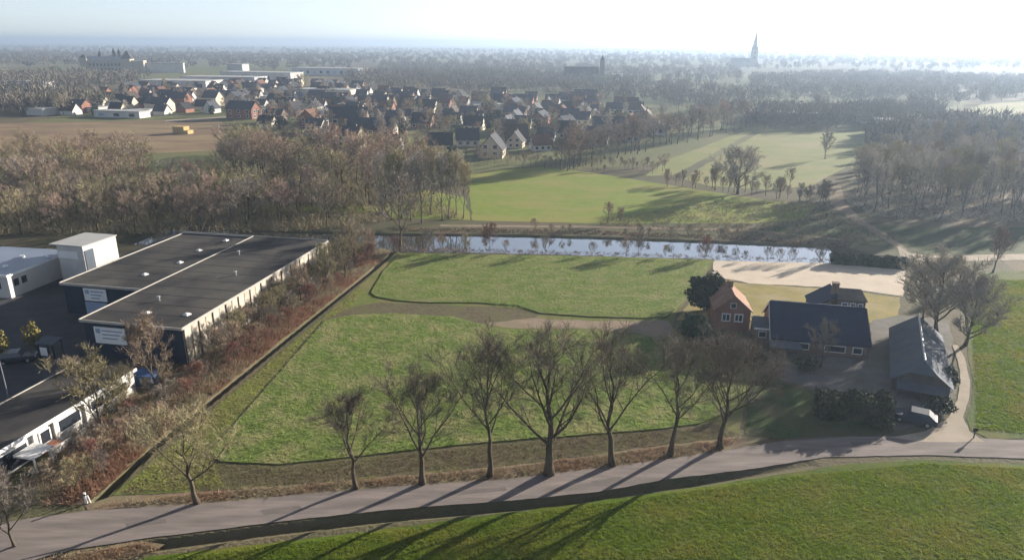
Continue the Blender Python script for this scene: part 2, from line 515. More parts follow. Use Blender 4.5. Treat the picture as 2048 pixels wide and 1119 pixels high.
xs = np.concatenate([[-40000, -15000, -6000, -2500, -1200, -600, -300, -180], np.arange(-112, -48, 0.8), np.arange(-48, -18, 0.3), np.arange(-18, 112.1, 0.5), [180, 300, 600, 1200, 2500, 6000, 15000, 40000]])
ys = np.concatenate([[-40000, -10000, -2000, -400, -50, 15], np.arange(32, 43, 0.7), np.arange(43, 66, 0.2), np.arange(66, 158.1, 0.45), [200, 300, 600, 1200, 2500, 6000, 15000, 40000]])
X, Y = np.meshgrid(xs, ys)
Z = np.zeros_like(X)
for line, hw, dep in ((DITCH_ROAD, 0.72, 0.48), (DITCH_HEDGE, 0.8, 0.7)):
    d = dist_poly(X, Y, GP(line))
    Z -= dep * np.clip(1.15 - d / hw, 0, 1) * (np.clip((32.5 - X) / 16, 0, 1) if line is DITCH_ROAD else 1)
dc = dist_poly(X, Y, GP(CANAL_MID))
Z -= 1.4 * np.clip((7.0 - dc) / 1.4, 0, 1)
nx, ny = len(xs), len(ys)
V = np.stack([X.ravel(), Y.ravel(), Z.ravel()], 1)
I = np.arange(nx * ny).reshape(ny, nx)
Fq = np.stack([I[:-1, :-1].ravel(), I[:-1, 1:].ravel(), I[1:, 1:].ravel(), I[1:, :-1].ravel()], 1)
tag(obj('ground', mesh('ground', V, Fq, M_ground)), kind='structure')


def jitter_outline(pts, amp, step):
    out = []
    n = len(pts)
    for i in range(n):
        a, b = Vector(pts[i][:2]), Vector(pts[(i + 1) % n][:2])
        L = (b - a).length
        k = max(1, min(60, int(L / step)))
        nrm = Vector((-(b - a).y, (b - a).x)).normalized()
        for j in range(k):
            q = a.lerp(b, j / k)
            if j:
                q = q + nrm * random.uniform(-amp, amp)
            out.append(q)
    return out


def patch(name, px, z, m, amp=0.12, step=1.5, thick=0.0, world=None, kind='structure'):
    pts = GP(px) if world is None else [Vector((*q, 0)) for q in world]
    pts = jitter_outline(pts, amp, step)
    vs = [Vector((q.x, q.y, z)) for q in pts]
    tris = tessellate_polygon([vs])
    n = len(vs)
    up = []
    for t in tris:
        a, b, c = vs[t[0]], vs[t[1]], vs[t[2]]
        up.append(tuple(t) if (b - a).cross(c - a).z > 0 else tuple(t[::-1]))
    f = list(up)
    if thick:
        lo = [Vector((q.x, q.y, z - thick)) for q in vs]
        vs = vs + lo
        area = sum(vs[i].x * vs[(i + 1) % n].y - vs[(i + 1) % n].x * vs[i].y for i in range(n))
        for i in range(n):
            j = (i + 1) % n
            f.append((i, n + i, n + j, j) if area > 0 else (j, n + j, n + i, i))
    return tag(obj(name, mesh(name, vs, f, m)), kind=kind)


wm = [G(300, 1112), G(700, 1066), G(1024, 1024), G(1300, 987), G(1550, 950), G(1700, 927), G(1850, 919), G(2048, 928), G(2300, 945)]
patch('meadow', None, 0.03, M_meadow, 0.1, 1.2, world=[(q.x, q.y) for q in wm] + [(120, 40), (90, 5), (-50, 5), (-38, 38)])
patch('headland', [(792, 505), (1000, 508), (1430, 518), (1405, 560), (1352, 625), (1345, 660), (1420, 700), (1500, 740), (1480, 868), (1300, 892), (1024, 928),
                   (700, 958), (450, 978), (225, 990), (330, 900), (440, 805), (570, 697), (668, 615), (735, 558)], 0.02, M_headland)
patch('verge', [(170, 1010), (225, 992), (450, 980), (700, 960), (1024, 930), (1300, 894), (1480, 872), (1560, 868), (1440, 905), (1230, 935), (1024, 958), (720, 979), (400, 1009), (175, 1020)], 0.028, M_litter, 0.15, 1.0)
patch('lower_verge', [(-100, 1150), (150, 1102), (290, 1082), (330, 1088), (290, 1110), (120, 1160), (-60, 1200)], 0.012, M_litter, 0.2, 1.0)
patch('crop_field', [(800, 508), (1000, 511), (1200, 514), (1420, 522), (1402, 560), (1352, 618), (1332, 634), (1290, 637), (1180, 634), (1080, 627), (1040, 612), (950, 606), (860, 606), (790, 601), (752, 594), (742, 586), (748, 575), (765, 545)], 0.17, M_crop, 0.1, 1.2, thick=0.15)
LOWER = [(650, 642), (700, 631), (790, 628), (900, 634), (950, 646), (1000, 660), (1150, 664), (1290, 672), (1370, 700), (1440, 740), (1430, 835), (1400, 848), (1300, 860), (960, 886), (560, 929), (440, 923), (420, 905)]
patch('lower_crop_field', LOWER, 0.13, M_crop2, 0.07, 1.6, thick=0.11)
patch('sand_track', [(960, 648), (1060, 636), (1200, 642), (1335, 640), (1350, 672), (1310, 682), (1270, 664), (1150, 656), (1040, 657)], 0.034, M_sandtrack, 0.2, 1.0)
patch('mown_track', [(412, 908), (600, 690), (645, 640), (700, 615), (760, 604), (900, 610), (1040, 617), (1078, 630), (1050, 645), (960, 650), (900, 636), (790, 630), (700, 633), (655, 644), (440, 908)], 0.026, M_track, 0.15)
patch('lower_headland', [(240, 986), (330, 930), (412, 900), (440, 920), (560, 926), (960, 884), (1300, 858), (1430, 845), (1480, 868), (1300, 892), (1024, 928), (700, 958), (450, 978)], 0.024, M_track, 0.2)
ROADPX = [(-250, 1085), (0, 1045), (175, 1021), (400, 1008), (720, 978), (1024, 957), (1230, 933), (1440, 903), (1560, 882), (1700, 873), (1850, 872), (2048, 880), (2400, 890),
          (2400, 935), (2048, 917), (1850, 910), (1650, 914), (1500, 938), (1330, 959), (1200, 983), (1024, 1001), (780, 1019), (560, 1043), (280, 1078), (150, 1098), (-50, 1150), (-250, 1200)]
patch('road', ROADPX, 0.06, M_road, 0.05, 1.2)
M_repair = mat('asphalt_repair', (0.18, 0.158, 0.145), (0.135, 0.12, 0.11), 0.8, rough=0.9)
for rp_ in ([(520, 1020), (600, 1011), (606, 1021), (528, 1030)], [(880, 985), (1010, 974), (1014, 981), (884, 993)], [(1180, 962), (1240, 953), (1252, 960), (1190, 969)], [(1520, 905), (1600, 895), (1606, 902), (1528, 913)], [(1700, 884), (1760, 883), (1764, 890), (1704, 891)], [(250, 1046), (330, 1037), (335, 1046), (255, 1056)]):
    patch('asphalt_repair', rp_, 0.064, M_repair, 0.04, 0.8)
patch('farm_path', [(1905, 690), (1916, 725), (1921, 760), (1915, 800), (1897, 835), (1852, 862), (1780, 875), (1850, 884), (1970, 884), (1938, 862), (1926, 835), (1937, 800), (1940, 760), (1929, 715), (1915, 690)], 0.066, M_path, 0.06, 1.0)
patch('farm_yard', [(1745, 640), (1800, 630), (1900, 640), (1905, 700), (1910, 790), (1880, 840), (1790, 860), (1700, 800), (1560, 760), (1520, 700), (1735, 718)], 0.03, M_yard, 0.2)
patch('garden_lawn', [(1420, 690), (1530, 705), (1560, 765), (1700, 805), (1790, 862), (1760, 872), (1640, 872), (1560, 878), (1490, 872), (1500, 740)], 0.036, M_lawn, 0.2)
patch('sand_arena', [(1428, 521), (1660, 526), (1812, 541), (1806, 592), (1690, 576), (1500, 567), (1480, 562), (1424, 553)], 0.03, M_arena, 0.15)
patch('winter_lawn', [(1425, 556), (1480, 566), (1690, 580), (1800, 595), (1797, 640), (1742, 645), (1700, 640), (1540, 640), (1420, 640), (1352, 640), (1400, 575)], 0.022, M_yellow, 0.15)
patch('right_field', [(1942, 860), (1932, 835), (1944, 800), (1947, 760), (1936, 712), (1930, 650), (1950, 590), (1960, 545), (2100, 540), (2500, 560), (2700, 900), (2048, 876), (1975, 876)], 0.034, M_right, 0.15)
patch('north_meadow', [(935, 350), (1000, 340), (1085, 334), (1180, 345), (1280, 361), (1400, 380), (1545, 402), (1640, 410), (1600, 440), (1500, 447), (1190, 447), (945, 441)], 0.03, M_meadow2, 0.3, 4)
patch('dyke_path', [(880, 449), (1190, 452), (1500, 459), (1690, 478), (1690, 482), (1500, 463), (1190, 456), (880, 453)], 0.035, M_sandtrack, 0.1, 3)
patch('strip_field', [(1290, 352), (1340, 318), (1490, 262), (1505, 264), (1440, 300), (1350, 350)], 0.03, M_meadow3, 0.3, 5)
patch('avenue_field', [(1365, 358), (1450, 305), (1520, 266), (1732, 263), (1725, 300), (1690, 335), (1620, 372), (1540, 380), (1420, 372)], 0.03, M_meadow3, 0.3, 5)
patch('distant_field', [(1900, 236), (1960, 210), (2048, 202), (2400, 205), (2400, 262), (2048, 262), (1960, 258)], 0.05, M_meadow3, 0.5, 15)
patch('bare_field', [(-300, 262), (0, 247), (300, 241), (430, 236), (452, 250), (450, 300), (330, 306), (0, 303), (-300, 325)], 0.04, M_bare, 0.5, 8)
patch('wood_clearing', [(300, 322), (360, 312), (450, 310), (455, 345), (400, 356), (310, 350)], 0.03, M_lawn, 0.4, 4)
patch('north_clearing', [(760, 400), (850, 380), (930, 395), (940, 440), (780, 436)], 0.025, M_meadow2, 0.4, 3)
patch('mown_strip', [(520, 408), (760, 412), (760, 424), (520, 422)], 0.025, M_meadow2, 0.4, 3)
patch('industrial_yard', [(-300, 560), (0, 600), (110, 560), (345, 470), (250, 700), (320, 720), (275, 780), (140, 752), (0, 850), (-300, 1000)], 0.03, M_asph2, 0.1, 3)
patch('bank_shade_grass', [(1600, 440), (1650, 415), (1690, 440), (1760, 472), (1795, 500), (1700, 486), (1500, 462)], 0.02, M_lawn, 0.3, 2)  # dark green sheet: the plantation's shadow painted into the grass colour
patch('plantation_shade_grass', [(1740, 445), (1830, 455), (2300, 455), (2300, 520), (2048, 506), (1860, 510), (1825, 504), (1790, 475)], 0.02, M_lawn, 0.3, 2)  # grass coloured dark to stand in for shade cast by the plantation
patch('side_lane', [(1795, 492), (1820, 506), (1860, 512), (2048, 508), (2300, 520), (2300, 533), (2048, 520), (1850, 524), (1800, 512)], 0.045, M_path, 0.1, 2)
patch('wood_path', [(1652, 372), (1682, 372), (1690, 404), (1720, 436), (1775, 470), (1815, 500), (1800, 500), (1755, 470), (1700, 438), (1662, 410)], 0.04, M_sandtrack, 0.15, 2)
patch('back_lane', [(1830, 372), (2048, 388), (2300, 402), (2300, 418), (2048, 401), (1830, 384)], 0.045, M_path, 0.1, 3)
patch('pale_lane', [(1500, 214), (1560, 207), (1650, 203), (1650, 207), (1560, 212), (1500, 219)], 0.06, M_path, 0.2, 8)
patch('town_lane', [(330, 241), (400, 237), (452, 233), (452, 236), (400, 240), (330, 244)], 0.06, M_path, 0.2, 8)

cm = GP(CANAL_MID)
wv = []
for i, q in enumerate(cm):
    a, b = cm[max(i - 1, 0)], cm[min(i + 1, len(cm) - 1)]
    d = (b - a)
    n = Vector((-d.y, d.x, 0)).normalized()
    wv += [(q.x - n.x * 6.9, q.y - n.y * 6.9, -0.35), (q.x + n.x * 6.9, q.y + n.y * 6.9, -0.35)]
tag(obj('canal_water', mesh('canal_water', wv, [(2 * i, 2 * i + 2, 2 * i + 3, 2 * i + 1) for i in range(len(cm) - 1)], M_water)), kind='structure')


# ------------------------------------------------------------------ stuff of slivers
def slivers(bases, tips, width, two=True):
    """tapered flat ribbons from bases to tips (n,3); returns verts, faces"""
    n = len(bases)
    d = tips - bases
    r = RNG.normal(size=(n, 3))
    s = np.cross(d, r)
    s /= np.linalg.norm(s, axis=1, keepdims=True) + 1e-9
    wd = np.asarray(width).reshape(-1, 1) * np.ones((n, 1)) * 0.5
    v = np.stack([bases - s * wd, bases + s * wd, tips + s * wd * 0.35, tips - s * wd * 0.35], 1).reshape(-1, 3)
    f = np.arange(4 * n).reshape(n, 4)
    return v, f


def sample_poly(poly, n):
    xs_ = [q[0] for q in poly]
    ys_ = [q[1] for q in poly]
    out = []
    while len(out) < n:
        x, y = random.uniform(min(xs_), max(xs_)), random.uniform(min(ys_), max(ys_))
        if inpoly(x, y, poly):
            out.append((x, y))
    return np.array(out)


def tuft_stuff(name, polys, n, h, spread, width, m, label, cat, blades=4, z=0.0):
    A = []
    for poly, k in zip(polys, n):
        A.append(sample_poly([(q.x, q.y) for q in GP(poly)], k))
    A = np.concatenate(A)
    N = len(A)
    B = np.repeat(np.concatenate([A, np.full((N, 1), z)], 1), blades, 0)
    hh = np.repeat(RNG.uniform(0.5, 1.2, N), blades)[:, None] * h
    off = RNG.normal(size=(N * blades, 2)) * spread
    B[:, :2] += off * 0.4
    T = B + np.concatenate([off * 1.1, hh * RNG.uniform(0.6, 1.1, (N * blades, 1))], 1)
    v, f = slivers(B, T, np.full(N * blades, width) * RNG.uniform(0.6, 1.4, N * blades))
    return tag(obj(name, mesh(name, v, f, m)), label, cat, kind='stuff')


tuft_stuff('crop_plants', [LOWER], [34000], 0.13, 0.08, 0.05, M_cropleaf, 'low leafy green crop plants covering the field behind the roadside trees', 'crop', 4, 0.125)
tuft_stuff('meadow_tufts', [[(330, 1118), (700, 1072), (1024, 1030), (1300, 993), (1550, 956), (1850, 926), (2048, 936), (2048, 1119)]], [30000], 0.13, 0.09, 0.035, M_grasstuft, 'short grass tufts in the near meadow below the road', 'grass', 4, 0.02)
tuft_stuff('field_tufts', [[(800, 510), (1200, 516), (1415, 524), (1352, 616), (1290, 635), (1080, 625), (950, 604), (790, 599), (748, 586)]], [15000], 0.12, 0.1, 0.06, M_cropleaf, 'short green crop tufts in the upper field by the canal', 'crop', 3, 0.165)
tuft_stuff('headland_tufts', [[(240, 985), (330, 905), (440, 808), (570, 700), (668, 618), (740, 560), (700, 615), (640, 645), (415, 900), (450, 975)]], [4200], 0.11, 0.1, 0.05, M_headtuft, 'rough olive grass tufts on the headland round the crop', 'grass', 4, 0.02)
STRIP = [(60, 1010), (170, 1008), (196, 990), (300, 891), (420, 795), (550, 690), (650, 610), (722, 553), (780, 505), (700, 482), (655, 520), (385, 715), (290, 785), (150, 880), (20, 985)]
STRIP_R = [(150, 1005), (196, 990), (300, 891), (420, 795), (550, 690), (650, 610), (722, 553), (780, 505), (765, 500), (640, 588), (520, 680), (390, 780), (270, 880), (120, 990)]
patch('hedge_floor', STRIP, 0.015, M_litter, 0.2, 1.5)
tuft_stuff('bracken', [STRIP_R, STRIP], [4200, 1500], 0.6, 0.25, 0.06, M_brush, 'rusty brown dead bracken along the ditch beside the halls', 'bracken', 6)
tuft_stuff('stubble', [[(300, 975), (450, 975), (700, 955), (1024, 925), (1480, 868), (1430, 852), (960, 892), (560, 934), (440, 928)]], [4200], 0.12, 0.12, 0.04, M_stubble, 'brown stubble on the bare strip between crop and road verge', 'stubble', 4)
tuft_stuff('verge_grass', [[(175, 1014), (450, 982), (700, 962), (1024, 934), (1300, 898), (1480, 876), (1440, 900), (1230, 929), (1024, 953), (720, 974), (400, 1003)],
                           [(-60, 1150), (150, 1108), (290, 1086), (320, 1100), (120, 1160)]], [2300, 900], 0.24, 0.16, 0.045, M_dry, 'dry tan grass and fallen leaves on the road verge', 'grass', 5)
tuft_stuff('bank_reeds', [[(770, 505), (1000, 507), (1430, 519), (1660, 526), (1660, 519), (1430, 512), (1000, 499), (770, 495)],
                          [(780, 462), (1000, 466), (1200, 470), (1430, 478), (1700, 496), (1700, 490), (1430, 470), (1200, 462), (1000, 458), (780, 455)]], [700, 1100], 0.45, 0.2, 0.06, M_reed,
           'brown reeds and brush growing along both canal banks', 'reeds', 5)
tuft_stuff('wood_undergrowth', [[(-250, 475), (640, 462), (780, 440), (640, 400), (440, 380), (-250, 365)], [(450, 385), (780, 432), (930, 440), (800, 345), (560, 335)]], [3200, 1500], 1.5, 0.7, 0.11, M_twigolive,
           'tangled brown undergrowth between the trunks of the wood', 'undergrowth', 6)
tuft_stuff('plantation_scrub', [[(1690, 405), (1760, 436), (2080, 448), (2250, 442), (2250, 375), (1900, 362), (1720, 368)], [(1740, 360), (2200, 365), (2200, 300), (1900, 290), (1760, 315)]], [1500, 1500], 1.2, 0.7, 0.09, M_twigslim, 'grey scrub under the hazy plantation trees', 'scrub', 6)
tuft_stuff('right_tufts', [[(1955, 860), (1950, 760), (1945, 640), (1965, 560), (2060, 560), (2060, 866)]], [12000], 0.14, 0.1, 0.05, M_grasstuft, 'short grass tufts in the field at the right edge', 'grass', 4, 0.03)
tuft_stuff('marsh_brush', [[(1430, 405), (1640, 405), (1790, 480), (1700, 490), (1430, 465), (1190, 452), (1260, 430)]], [1300], 0.8, 0.4, 0.07, M_twigolive, 'olive scrub on the rough ground north of the canal', 'scrub', 6)


# ------------------------------------------------------------------ bare trees
def curve_pts(p0, d0, L, n, lift, wob):
    pts = [Vector(p0)]
    d = Vector(d0).normalized()
    for i in range(n):
        d = (d + Vector((random.gauss(0, wob), random.gauss(0, wob), random.gauss(0, wob) + lift))).normalized()
        pts.append(pts[-1] + d * (L / n))
    return pts


def make_tree_meshes(name, h, width, fork=0.25, limbs=9, subs=7, terts=5, twigs=7, r0=0.25, tw=0.022, spread=0.75, lift=0.13, mt=None, mk=None, lean=0.0, twl=0.07, ksub=4, leader=True):
    tb, cb = MB(), MB()
    lead_top = h * (0.86 if leader else fork + 0.12)
    n = 8
    tp = [Vector((0, 0, -0.1))]
    wx = wy = 0
    for i in range(1, n + 1):
        wx += random.gauss(0, 0.012) * h + lean * h / n
        wy += random.gauss(0, 0.012) * h
        tp.append(Vector((wx, wy, lead_top * i / n)))
    rad = [r0 * (1.35 if i == 0 else (1 - 0.85 * (i / n) ** 0.8)) for i in range(n + 1)]
    tb.tube(tp, rad, 7)

    def trunk_at(z):
        t = max(0, min(0.999, z / lead_top)) * n
        i = int(t)
        return tp[i].lerp(tp[i + 1], t - i), rad[i] + (rad[i + 1] - rad[i]) * (t - i)
    bases, tips, wid = [], [], []
    az = random.uniform(0, 6.28)

    def twig_set(pts, count, L):
        for _ in range(count):
            t = random.uniform(0.15, 1.0) * (len(pts) - 1)
            i = min(int(t), len(pts) - 2)
            q = pts[i].lerp(pts[i + 1], t - i)
            d = (pts[i + 1] - pts[i]).normalized()
            e = (d + Vector((random.gauss(0, .6), random.gauss(0, .6), random.gauss(0.15, .5)))).normalized()
            l = L * random.uniform(0.5, 1.3)
            m_ = q + e * l * 0.5
            e2 = (e + Vector((random.gauss(0, .35), random.gauss(0, .35), random.gauss(0.2, .3)))).normalized()
            bases.append(q)
            tips.append(m_)
            wid.append(tw * 1.2)
            bases.append(m_)
            tips.append(m_ + e2 * l * 0.6)
            wid.append(tw)
    for k in range(limbs):
        u = (k + random.uniform(0, 0.7)) / limbs
        z = h * (fork + (0.78 - fork) * u ** 1.25) if leader else h * (fork + 0.1 * u)
        p0, rr = trunk_at(z)
        az += 2.4 + random.uniform(-0.4, 0.4)
        out = spread * (1.0 - 0.55 * u) + random.uniform(-0.1, 0.1)
        d0 = Vector((math.cos(az) * out, math.sin(az) * out, 1.0 - 0.25 * spread))
        L = min((h - z) * 0.98, width * 0.5 / max(0.3, out) * 1.15) * random.uniform(0.85, 1.05)
        L = max(L, 0.18 * h)
        lp = curve_pts(p0, d0, L, 6, lift, 0.09)
        lr = rr * random.uniform(0.5, 0.65)
        tb.tube(lp, [lr * (1 - 0.87 * i / 6) for i in range(7)], 5, False)
        for s_ in range(subs):
            t = (0.22 + 0.78 * (s_ + random.random()) / subs) * 5.9
            i = min(int(t), 5)
            q = lp[i].lerp(lp[i + 1], t - i)
            d = (lp[i + 1] - lp[i]).normalized()
            a2 = random.uniform(0, 6.28)
            o = d.orthogonal().normalized()
            o = Matrix.Rotation(a2, 3, d) @ o
            e = (d * 0.8 + o * random.uniform(0.45, 0.95) + Vector((0, 0, 0.15))).normalized()
            l2 = L * random.uniform(0.28, 0.45) * (1.15 - 0.1 * t)
            l2 = max(l2, 0.06 * h)
            spn = curve_pts(q, e, l2, 3, lift * 0.9, 0.12)
            r2 = max(lr * (1 - 0.87 * t / 6) * 0.55, tw * 0.8)
            tb.tube(spn, [r2, r2 * 0.7, r2 * 0.45, r2 * 0.25], ksub, False)
            for _ in range(terts):
                t3 = random.uniform(0.2, 1.0) * 2.95
                i3 = min(int(t3), 2)
                q3 = spn[i3].lerp(spn[i3 + 1], t3 - i3)
                d3 = (spn[i3 + 1] - spn[i3]).normalized()
                e3 = (d3 + Vector((random.gauss(0, .55), random.gauss(0, .55), random.gauss(0.15, .4)))).normalized()
                l3 = l2 * random.uniform(0.35, 0.6)
                p3 = curve_pts(q3, e3, l3, 2, lift, 0.15)
                cb.tube(p3, [max(r2 * 0.4, tw * 0.6), tw * 0.55, tw * 0.35], 3, False)
                twig_set(p3, twigs, twl * h)
    v, f = slivers(np.array([tuple(b) for b in bases]), np.array([tuple(b) for b in tips]), np.array(wid))
    b0 = len(cb.v)
    cb.v += [tuple(q) for q in v.tolist()]
    cb.f += [tuple(i + b0 for i in q) for q in f.tolist()]
    return mesh(name + '_trunk', tb.v, tb.f, mk, True), mesh(name + '_crown', cb.v, cb.f, mt)


def tree_thing(name, label, cat, meshes, loc, rotz=0, scale=1.0, group=None):
    r = empty(name, label, cat, loc, rotz, group)
    r.scale = (scale,) * 3 if isinstance(scale, (int, float)) else scale
    obj('trunk', meshes[0], r)
    obj('crown', meshes[1], r)
    return r


ROW = [((395, 1006), 10.4, 6.8, dict(fork=0.22, limbs=8, r0=0.22, spread=0.85), 'olive-tinged bare tree by the road, nearest to the white post'),
       ((713, 977), 10.3, 6.0, dict(fork=0.28, limbs=8, r0=0.2, spread=0.75), 'smallest bare roadside tree of the row, with short pale crown'),
       ((845, 967), 12.4, 6.6, dict(fork=0.24, limbs=9, r0=0.26, spread=0.7), 'bare roadside tree with fan of limbs, between the smallest tree and a slender one'),
       ((980, 952), 15.0, 6.2, dict(fork=0.3, limbs=10, r0=0.25, spread=0.55), 'tall slender bare roadside tree just left of the thickest tree'),
       ((1098, 947), 15.6, 9.0, dict(fork=0.2, limbs=12, r0=0.42, spread=0.75, subs=8), 'tallest and thickest bare roadside tree, mid row, with wide vase crown'),
       ((1225, 930), 14.4, 7.0, dict(fork=0.24, limbs=9, r0=0.3, spread=0.6), 'bare roadside tree with straight trunk just right of the thickest tree'),
       ((1340, 910), 12.8, 7.6, dict(fork=0.3, limbs=9, r0=0.26, spread=0.8), 'bare roadside tree with forked low limbs, second from the farm end of the row'),
       ((1440, 895), 13.2, 9.2, dict(fork=0.25, limbs=13, r0=0.28, spread=0.85, twigs=11), 'broad bare roadside tree at the farm end of the row')]
for i, (q, h, wd, kw, lab) in enumerate(ROW):
    kw = dict(dict(subs=9, terts=5, twigs=9, tw=0.023, lift=0.095, lean=random.uniform(-0.02, 0.02), mt=M_twig if i else M_twigolive, mk=M_bark), **kw)
    tree_thing('roadside_tree', lab, 'tree', make_tree_meshes('roadside_tree', h, wd * 1.35, **kw), G(*q), random.uniform(0, 6), (1.08, 1.08, 0.88), 'bare trees lining the road')

med = [make_tree_meshes('mid_tree', 9, 6, fork=0.18, limbs=10, subs=7, terts=5, twigs=7, r0=0.17, tw=0.038, spread=0.8, mt=m_, mk=M_bark) for m_ in (M_twigolive, M_twigwood, M_twiggrey)]
for q, h, k, lab in [((30, 1092), 6.5, 2, 'small leaning bare tree at the bottom left roadside corner'),
                     ((212, 890), 9.5, 0, 'bare tree with olive twigs in front of the long white facade'),
                     ((316, 790), 9.2, 1, 'bare reddish tree beside the blue container at the dark hall'),
                     ((150, 790), 4.5, 1, 'low bare bushy tree beside the long flat roof'),
                     ((255, 815), 5.0, 0, 'thin bare tree at the far end of the long white facade'),
                     ((470, 722), 5.0, 1, 'brown bare tree against the near third of the cream wall'), ((540, 655), 5.2, 0, 'olive bare tree against the middle of the cream wall'), ((602, 600), 5.6, 1, 'brown bare tree beyond the middle of the cream wall'), ((655, 575), 7.0, 0, 'olive bare tree against the far end of the cream wall'), ((712, 535), 8.0, 1, 'tan bare tree hiding the far corner of the cream hall wall'), ((690, 560), 7.5, 0, 'olive bare tree at the far corner of the cream hall wall'),
                     ((735, 525), 6.0, 1, 'brown bare tree at the canal end of the hedge strip'),
                     ((800, 492), 14.5, 2, 'tall thin bare tree standing on the canal bank'),
                     ((1845, 640), 8.5, 2, 'bare tree left of the big bushy one behind the grey barn'),
                     ((1430, 380), 7.0, 2, 'smaller dark bare tree left of the large round one'),
                     ((1650, 318), 9.0, 2, 'bare tree alone in the pale far field'),
                     ((1985, 545), 8.0, 1, 'pale pinkish bare bush by the side lane'),
                     ((1640, 735), 6.0, 2, 'thin bare tree in front of the slate farmhouse roof'),
                     ((605, 195), 16, 0, 'tall vase shaped tree standing over the town roofs')]:
    t = tree_thing('bare_tree', lab, 'tree', med[k], G(*q), random.uniform(0, 6), h / 9.0)

dome = make_tree_meshes('dome_tree', 12, 11, fork=0.1, limbs=18, subs=8, terts=5, twigs=8, r0=0.26, tw=0.06, spread=1.05, lift=0.1, mt=M_twigslim, mk=M_bark)
tree_thing('bare_tree', 'large round bare tree standing alone above the north meadow', 'tree', dome, G(1475, 388), 0.5, (1.45, 1.45, 1.0))
tree_thing('bare_tree', 'big bushy bare tree behind the grey barn', 'tree', dome, G(1872, 662), 2.5, (1.12, 1.12, 0.92))
tree_thing('bare_tree', 'bushy bare tree between the big one and the right field', 'tree', dome, G(1930, 690), 4.1, (0.85, 0.85, 0.78))
wood = []
for m_, wd, sp_ in ((M_twigwood, 11, 1.15), (M_twigolive, 10.5, 1.1), (M_twigpink, 10, 1.0), (M_twiggrey, 9, 0.9), (M_twiggrey, 9, 0.75)):
    wood.append(make_tree_meshes('wood_tree', 13, wd, fork=0.25, limbs=10, subs=6, terts=4, twigs=5, r0=0.2, tw=0.065, lift=0.06, spread=sp_, mt=m_, mk=M_bark, twl=0.075, ksub=3))
slim = [make_tree_meshes('slim_tree', 13, 6, fork=0.2, limbs=13, subs=5, terts=4, twigs=6, r0=0.15, tw=0.055, spread=0.45, mt=m_, mk=M_barkpale, twl=0.07, ksub=3) for m_ in (M_twigslim, M_twigolive, M_twigslim)]


TINT = {'wood_twigs': 'brown', 'olive_twigs': 'olive', 'pink_twigs': 'pinkish', 'grey_twigs': 'grey', 'plantation_twigs': 'pale grey'}


def scatter(name, label, cat, group, poly, spacing, meshes, hr, maxn, h0=13.0, avoid=None):
    wp = [(q.x, q.y) for q in GP(poly)]
    pts = []
    tries = 0
    x0, x1 = min(q[0] for q in wp), max(q[0] for q in wp)
    y0, y1 = min(q[1] for q in wp), max(q[1] for q in wp)
    while len(pts) < maxn and tries < maxn * 40:
        tries += 1
        x, y = random.uniform(x0, x1), random.uniform(y0, y1)
        if not inpoly(x, y, wp):
            continue
        if any((x - a) ** 2 + (y - b) ** 2 < spacing * spacing for a, b in pts):
            continue
        pts.append((x, y))
        s = random.uniform(*hr) / h0
        me_ = random.choice(meshes)
        px_, py_ = proj((x, y, 0))
        ys_ = [q[1] for q in poly]
        xs_ = [q[0] for q in poly]
        v_ = (py_ - min(ys_)) / (max(ys_) - min(ys_))
        u_ = (px_ - max(0, min(xs_))) / (min(2048, max(xs_)) - max(0, min(xs_)))
        rank = 'front' if v_ > 0.66 else 'middle' if v_ > 0.33 else 'back'
        part_ = ['leftmost', 'left', 'middle', 'right', 'rightmost'][max(0, min(4, int(u_ * 5)))]
        size_ = 'tall' if s > (hr[0] * 0.33 + hr[1] * 0.67) / h0 else 'low' if s < (hr[0] * 0.67 + hr[1] * 0.33) / h0 else 'mid-height'
        label_ = f'{size_} {TINT[me_[1].materials[0].name]} {label}, {rank} rank, {part_} part'
        tree_thing(name, label_, cat, me_, (x, y, 0), random.uniform(0, 6.28), (s * random.uniform(0.9, 1.15),) * 2 + (s,), group)
    return pts


scatter('wood_tree', 'bare tree in the wood behind the halls', 'tree', 'wood behind the halls', [(-160, 474), (300, 466), (640, 458), (700, 435), (640, 412), (440, 392), (290, 385), (-160, 372)], 5.4, wood[:4] + wood[:2], (6.0, 12.0), 130)
scatter('wood_tree', 'bare tree in the wood left of the north meadow', 'tree', 'wood by the north meadow', [(450, 385), (460, 352), (560, 340), (690, 345), (790, 362), (880, 388), (800, 412), (640, 405)], 5.6, [wood[0], wood[2], wood[3], wood[2], wood[1]], (10.5, 16), 75)
scatter('wood_tree', 'bare tree at the edge of the bare field', 'tree', 'trees beside the bare field', [(-120, 372), (-120, 340), (120, 330), (290, 342), (290, 384)], 6, [wood[0], wood[2], wood[1]], (8, 12), 40)
for n_, (q, h) in enumerate([((765, 428), 13), ((782, 440), 14), ((805, 436), 15), ((822, 441), 13), ((843, 446), 14.5), ((862, 430), 15), ((885, 441), 14), ((897, 436), 14.5), ((912, 430), 13.5), ((926, 437), 12.5)]):
    tree_thing('slim_tree', f'slender bare tree, {["first", "second", "third", "fourth", "fifth", "sixth", "seventh", "eighth", "ninth", "tenth"][n_]} from left in the open row at the canal bend', 'tree', random.choice(slim), G(*q), random.uniform(0, 6), h / 13, 'slender trees at the canal bend')
for i in range(44):
    t = i / 43
    q = G(1120 + 375 * t + random.uniform(-8, 8), 343 - 92 * t + random.uniform(-6, 6))
    tree_thing('avenue_tree', f'bare tree in the slanting avenue right of the town, {ordn(i)} from the near end', 'tree', random.choice(wood[2:] + [wood[3]]), q, random.uniform(0, 6), random.uniform(9, 14) / 13, 'avenue right of the town')
